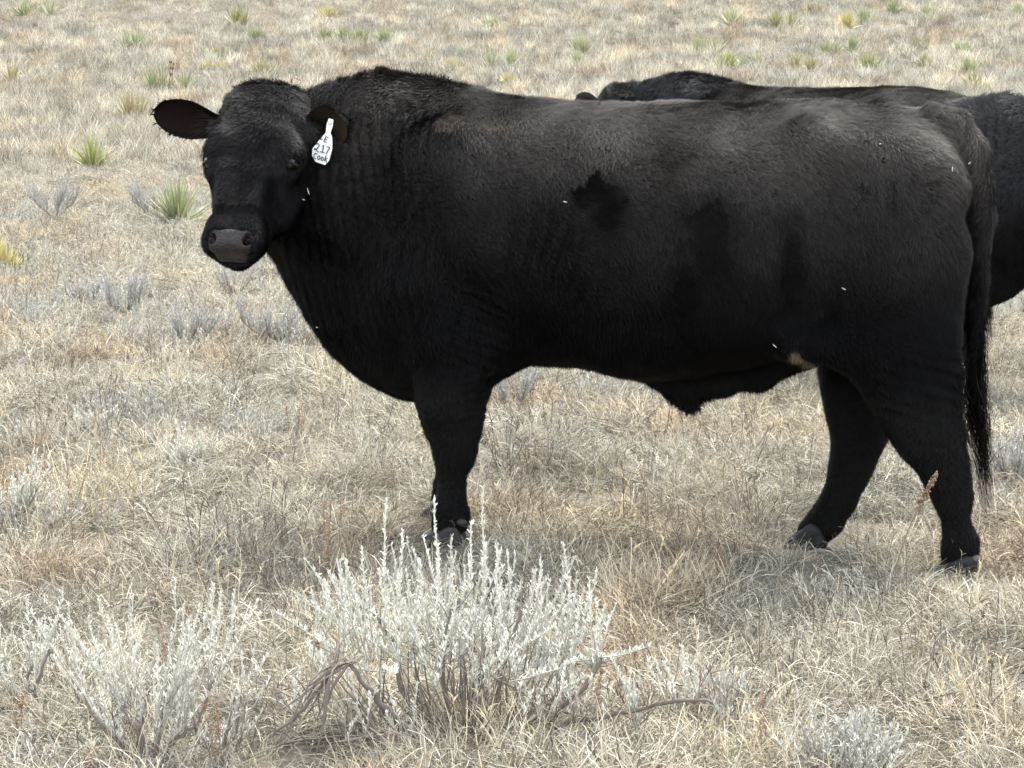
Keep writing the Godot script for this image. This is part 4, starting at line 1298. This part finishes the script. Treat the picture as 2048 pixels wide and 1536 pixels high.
	yucca("olive yucca right behind the tuft of curls on the front bull's poll", -4.15, -40.3, 0.29, 0.54, 3, yuc, "yuccas scattered over the hillside")
	yucca("low yellowed yucca behind the front bull's head, right of the one with seed stalks", -5.17, -41.42, 0.19, 0.35, 4, yuc, "yuccas scattered over the hillside")
	yucca("low olive yucca a little above the yellowed one behind the front bull's head", -5.38, -44.26, 0.22, 0.46, 3, yuc, "yuccas scattered over the hillside")
	yucca("grey green yucca standing above the front bull's withers, middle of the hillside", -0.17, -42.01, 0.39, 0.53, 2, yuc, "yuccas scattered over the hillside")
	yucca("small pale yucca high on the slope above the front bull's withers", -0.37, -51.89, 0.3, 0.43, 2, yuc, "yuccas scattered over the hillside")
	yucca("upright grey green yucca above the second bull's head", 1.35, -45.98, 0.38, 0.48, 2, yuc, "yuccas scattered over the hillside")
	yucca("low pale yucca just above the second bull's ear", 1, -43.06, 0.27, 0.54, 2, yuc, "yuccas scattered over the hillside")
	yucca("tall thin grey green yucca left of the dark olive one near the top edge", 4.8, -52.95, 0.46, 0.51, 2, yuc, "yuccas scattered over the hillside")
	yucca("widest dark olive yucca near the top edge above the second bull's back", 5.85, -52.01, 0.41, 0.69, 3, yuc, "yuccas scattered over the hillside")
	yucca("pale yellow yucca near the top edge right of the dark olive one", 7.14, -51.62, 0.39, 0.6, 4, yuc, "yuccas scattered over the hillside")
	yucca("grey green yucca touching the right side of the pale yellow one near the top edge", 7.88, -53.36, 0.33, 0.47, 2, yuc, "yuccas scattered over the hillside")
	yucca("dark green yucca near the top right, first right of the pale yellow one's neighbour", 8.81, -55.96, 0.33, 0.44, 1, yuc, "yuccas scattered over the hillside")
	yucca("brownish withered yucca at the very top edge above the pale yellow one", 7.18, -57.07, 0.24, 0.4, 5, yuc, "yuccas scattered over the hillside")
	yucca("slim pale yucca at the top right between two dark green ones", 9.59, -55.14, 0.3, 0.39, 2, yuc, "yuccas scattered over the hillside")
	yucca("narrow dark green yucca in mid slope above the second bull's rump", 6.46, -45.73, 0.32, 0.32, 1, yuc, "yuccas scattered over the hillside")
	yucca("pale spiky yucca immediately left of the narrow dark green one in mid slope", 5.97, -45.24, 0.28, 0.4, 2, yuc, "yuccas scattered over the hillside")
	yucca("brightest yellow green yucca just above the second bull's hump", 3.7, -41.67, 0.31, 0.4, 0, yuc, "yuccas scattered over the hillside")
	yucca("low grey green yucca right of the brightest yellow green one", 4.18, -42.12, 0.25, 0.42, 2, yuc, "yuccas scattered over the hillside")
	yucca("yellow green yucca above the dip between the second and third bulls", 6.11, -41.42, 0.33, 0.38, 0, yuc, "yuccas scattered over the hillside")
	yucca("olive yucca low on the slope over the middle of the second bull's back", 5, -41.2, 0.31, 0.38, 3, yuc, "yuccas scattered over the hillside")
	yucca("low olive yucca on the right of the hillside with nothing close beside it", 7.98, -46.71, 0.21, 0.41, 3, yuc, "yuccas scattered over the hillside")
	yucca("small pale yucca at mid height far right of the hillside", 8.6, -45.61, 0.25, 0.34, 2, yuc, "yuccas scattered over the hillside")
	yucca("small olive yucca above the third bull's crest", 7.14, -42.36, 0.23, 0.34, 3, yuc, "yuccas scattered over the hillside")
	yucca("greyish yucca above the third bull's neck", 7.82, -40.75, 0.31, 0.39, 2, yuc, "yuccas scattered over the hillside")
	yucca("nearest yucca behind the third bull, just over its neck", 7.16, -37.24, 0.3, 0.33, 3, yuc, "yuccas scattered over the hillside")
	yucca("dark green yucca in the top right cut by the top edge", 11.41, -58.63, 0.19, 0.36, 1, yuc, "yuccas scattered over the hillside")
	yucca("pale green yucca at the right edge of the hillside", 11.69, -55.41, 0.32, 0.39, 2, yuc, "yuccas scattered over the hillside")
	yucca("large loose pale green yucca uphill of the brightest yellow green one", 3.69, -45.98, 0.38, 0.67, 2, yuc, "yuccas scattered over the hillside")
	yucca("straw yellow yucca low behind the front bull's back, right of the withers", -0.07, -38.53, 0.21, 0.35, 4, yuc, "yuccas scattered over the hillside")
	yucca("straw yellow yucca low behind the front bull's crest", -1.03, -41.67, 0.23, 0.43, 4, yuc, "yuccas scattered over the hillside")
	yucca("brownish yucca at the left edge level with the front bull's poll", -7.98, -38.3, 0.37, 0.4, 5, yuc, "yuccas scattered over the hillside")
	yucca("wide brownish green bunch left of the front bull's left-hand ear", -5.14, -31.36, 0.39, 0.72, 5, yuc, "yuccas scattered over the hillside")
	yucca("withered yellow tuft at the left edge level with the front bull's mouth", -3.11, -14.47, 0.18, 0.27, 4, yuc, "yuccas scattered over the hillside")
	sage("grey_brush", "dark grey brush with bare twigs at the left edge level with the front bull's eyes", "shrub", -3.51, -18.24, 0.29, 0.5, 5, 110, Color(0.47, 0.46, 0.44), leaf, bark, "low grey brush in the grass")
	sage("grey_brush", "grey twiggy brush beside the dark yucca left of the front bull's cheek", "shrub", -2.76, -18.24, 0.31, 0.42, 5, 97, Color(0.47, 0.46, 0.44), leaf, bark, "low grey brush in the grass")
	sage("grey_brush", "small grey brush in the grass halfway down the left side", "shrub", -1.99, -12.17, 0.23, 0.31, 5, 79, Color(0.47, 0.46, 0.44), leaf, bark, "low grey brush in the grass")
	sage("grey_brush", "low silvery brush left of the small grey brush halfway down the left side", "shrub", -2.3, -12.6, 0.18, 0.2, 4, 62, Color(0.47, 0.46, 0.44), leaf, bark, "low grey brush in the grass")
	sage("grey_brush", "wide grey brush in front of the front bull's chest", "shrub", -1.15, -11.23, 0.21, 0.41, 5, 95, Color(0.47, 0.46, 0.44), leaf, bark, "low grey brush in the grass")
	sage("grey_brush", "grey brush left of the wide one by the front bull's chest", "shrub", -1.52, -11.05, 0.21, 0.28, 5, 74, Color(0.47, 0.46, 0.44), leaf, bark, "low grey brush in the grass")
	sage("grey_brush", "grey brush seen under the front bull's belly behind its front leg", "shrub", 0.01, -9.23, 0.22, 0.22, 5, 65, Color(0.47, 0.46, 0.44), leaf, bark, "low grey brush in the grass")
	sage("grey_brush", "purplish grey brush at the right edge behind the bull's tail", "shrub", 1.66, -7.73, 0.18, 0.2, 4, 62, Color(0.47, 0.46, 0.44), leaf, bark, "low grey brush in the grass")
	sage("grey_brush", "silvery brush at the left edge level with the front bull's knee", "shrub", -1.54, -7.11, 0.22, 0.2, 5, 62, Color(0.68, 0.67, 0.60), leaf, bark, "low grey brush in the grass")
	sage("grey_brush", "silvery brush on the slope behind the second bull", "shrub", 4.42, -42.83, 0.36, 0.89, 5, 46, Color(0.68, 0.67, 0.60), leaf, bark, "low grey brush in the grass")
	sage("grey_brush", "wide silvery brush just above the second bull's back", "shrub", 4.32, -37.24, 0.31, 1.17, 5, 46, Color(0.68, 0.67, 0.60), leaf, bark, "low grey brush in the grass")
	sage("grey_brush", "silvery brush above the third bull's neck", "shrub", 7.8, -38.3, 0.29, 0.96, 5, 46, Color(0.68, 0.67, 0.60), leaf, bark, "low grey brush in the grass")
	sage("grey_brush", "small pale brush under the third bull's neck", "shrub", 2.62, -12.17, 0.16, 0.2, 4, 62, Color(0.68, 0.67, 0.60), leaf, bark, "low grey brush in the grass")
	sage("grey_brush", "silvery brush between the second bull's rump and the third bull's crest", "shrub", 5.62, -37.65, 0.39, 0.86, 5, 46, Color(0.68, 0.67, 0.60), leaf, bark, "low grey brush in the grass")
	sage("grey_brush", "little grey brush below the front bull's chin", "shrub", -1.53, -13.06, 0.17, 0.25, 4, 70, Color(0.47, 0.46, 0.44), leaf, bark, "low grey brush in the grass")
	sage("grey_brush", "small dark brush behind the front bull's crest", "shrub", -1.13, -40.53, 0.25, 0.42, 5, 46, Color(0.47, 0.46, 0.44), leaf, bark, "low grey brush in the grass")
	sage("grey_brush", "tiny pale brush in the grass left of the front bull's leg", "shrub", -1.56, -8.66, 0.11, 0.13, 4, 50, Color(0.68, 0.67, 0.60), leaf, bark, "low grey brush in the grass")
	sage("grey_brush", "small silvery plant with bare stems left of the front bull's leg", "shrub", -1.1, -7.9, 0.16, 0.14, 4, 52, Color(0.68, 0.67, 0.60), leaf, bark, "low grey brush in the grass")
	sage("sagebrush", "silvery sagebrush with long leafy wands in the lower left corner of the picture", "sagebrush", -0.75, -4.76, 0.34, 0.32, 5, 70, Color(0.68, 0.67, 0.60), leaf, bark, "silvery sagebrush in the foreground")
	sage("sagebrush", "smaller silvery sagebrush right beside the one in the lower left corner", "sagebrush", -0.61, -4.78, 0.2, 0.18, 5, 22, Color(0.68, 0.67, 0.60), leaf, bark, "silvery sagebrush in the foreground")
	sage("sagebrush", "grey sagebrush cut by the left edge in the foreground", "sagebrush", -1.1, -5.2, 0.22, 0.2, 5, 26, Color(0.68, 0.67, 0.60), leaf, bark, "silvery sagebrush in the foreground")
	sage("sagebrush", "low grey sagebrush just right of the one cut by the left edge", "sagebrush", -1, -5.34, 0.14, 0.16, 5, 18, Color(0.68, 0.67, 0.60), leaf, bark, "silvery sagebrush in the foreground")
	sage("sagebrush", "low silvery sagebrush at the right tip of the largest bush's limb", "sagebrush", 0.4, -5.16, 0.13, 0.17, 5, 26, Color(0.68, 0.67, 0.60), leaf, bark, "silvery sagebrush in the foreground")
	main_sage(leaf, bark)
	weed("rusty feathery weed left of the front bull's hoof, behind the largest sagebrush", -0.5, -6.34, 0.26, 0.1, 0.6, leaf, "dry weeds standing in the grass")
	weed("tall thin brown weed stalks standing between the front and hind legs", 0.39, -6.64, 0.37, 0.1, 0.4, leaf, "dry weeds standing in the grass")
	weed("short orange brown seed head right of the tall thin stalks", 0.56, -6.3, 0.15, 0.05, 1, leaf, "dry weeds standing in the grass")
	weed("rust red seed spike between the two sagebrushes in the lower left", -0.59, -4.7, 0.19, 0.04, 1, leaf, "dry weeds standing in the grass")
	weed("rust red seed head near the left edge at the bottom", -1.05, -4.92, 0.14, 0.05, 1, leaf, "dry weeds standing in the grass")
	weed("bright rust red plume at the bottom edge, lower left", -0.87, -4.66, 0.12, 0.05, 1, leaf, "dry weeds standing in the grass")
	weed("golden seed spike above the lower left sagebrush", -0.77, -5.2, 0.19, 0.03, 0.1, leaf, "dry weeds standing in the grass")
	weed("pale golden spike right of the golden one above the lower left sagebrush", -0.68, -5.28, 0.18, 0.03, 0.1, leaf, "dry weeds standing in the grass")
	weed("reddish brown seed stalk at the bottom edge right of the largest sagebrush", 0.53, -4.76, 0.22, 0.05, 0.9, leaf, "dry weeds standing in the grass")
	weed("rusty seed head in front of the largest sagebrush's right limb", 0.21, -4.92, 0.12, 0.05, 1, leaf, "dry weeds standing in the grass")
	weed("thin dark bent weed stalk far left in mid grass", -1.35, -7.19, 0.33, 0.05, 0.3, leaf, "dry weeds standing in the grass")
	dock_stalk(leaf)
	weed("reddish weed patch at the left edge in mid grass", -1.53, -7.57, 0.25, 0.12, 0.5, leaf, "dry weeds standing in the grass")
	weed("small orange tuft at the bottom edge right of centre", 0.71, -4.82, 0.07, 0.05, 0.9, leaf, "dry weeds standing in the grass")
	weed("bright rust red sprig at the right edge near the bottom", 1.11, -5.06, 0.09, 0.03, 1, leaf, "dry weeds standing in the grass")
	weed("brown twiggy weed left of the front bull's brisket", -0.77, -8.46, 0.18, 0.1, 0.3, leaf, "dry weeds standing in the grass")
	weed("brown weed right behind the rusty feathery one", -0.38, -7.49, 0.16, 0.06, 0.5, leaf, "dry weeds standing in the grass")
	weed("brown upright weed stalks left of centre in mid grass", -1.37, -7.9, 0.24, 0.07, 0.3, leaf, "dry weeds standing in the grass")
	weed("brown weed under the front bull's belly close behind its front leg", 0.05, -7.9, 0.2, 0.07, 0.3, leaf, "dry weeds standing in the grass")
	weed("thin brown stalks in the right foreground below the hind feet", 0.95, -5.5, 0.16, 0.05, 0.4, leaf, "dry weeds standing in the grass")
	pale_stalk(leaf, bark)
	grow_grass(grass)
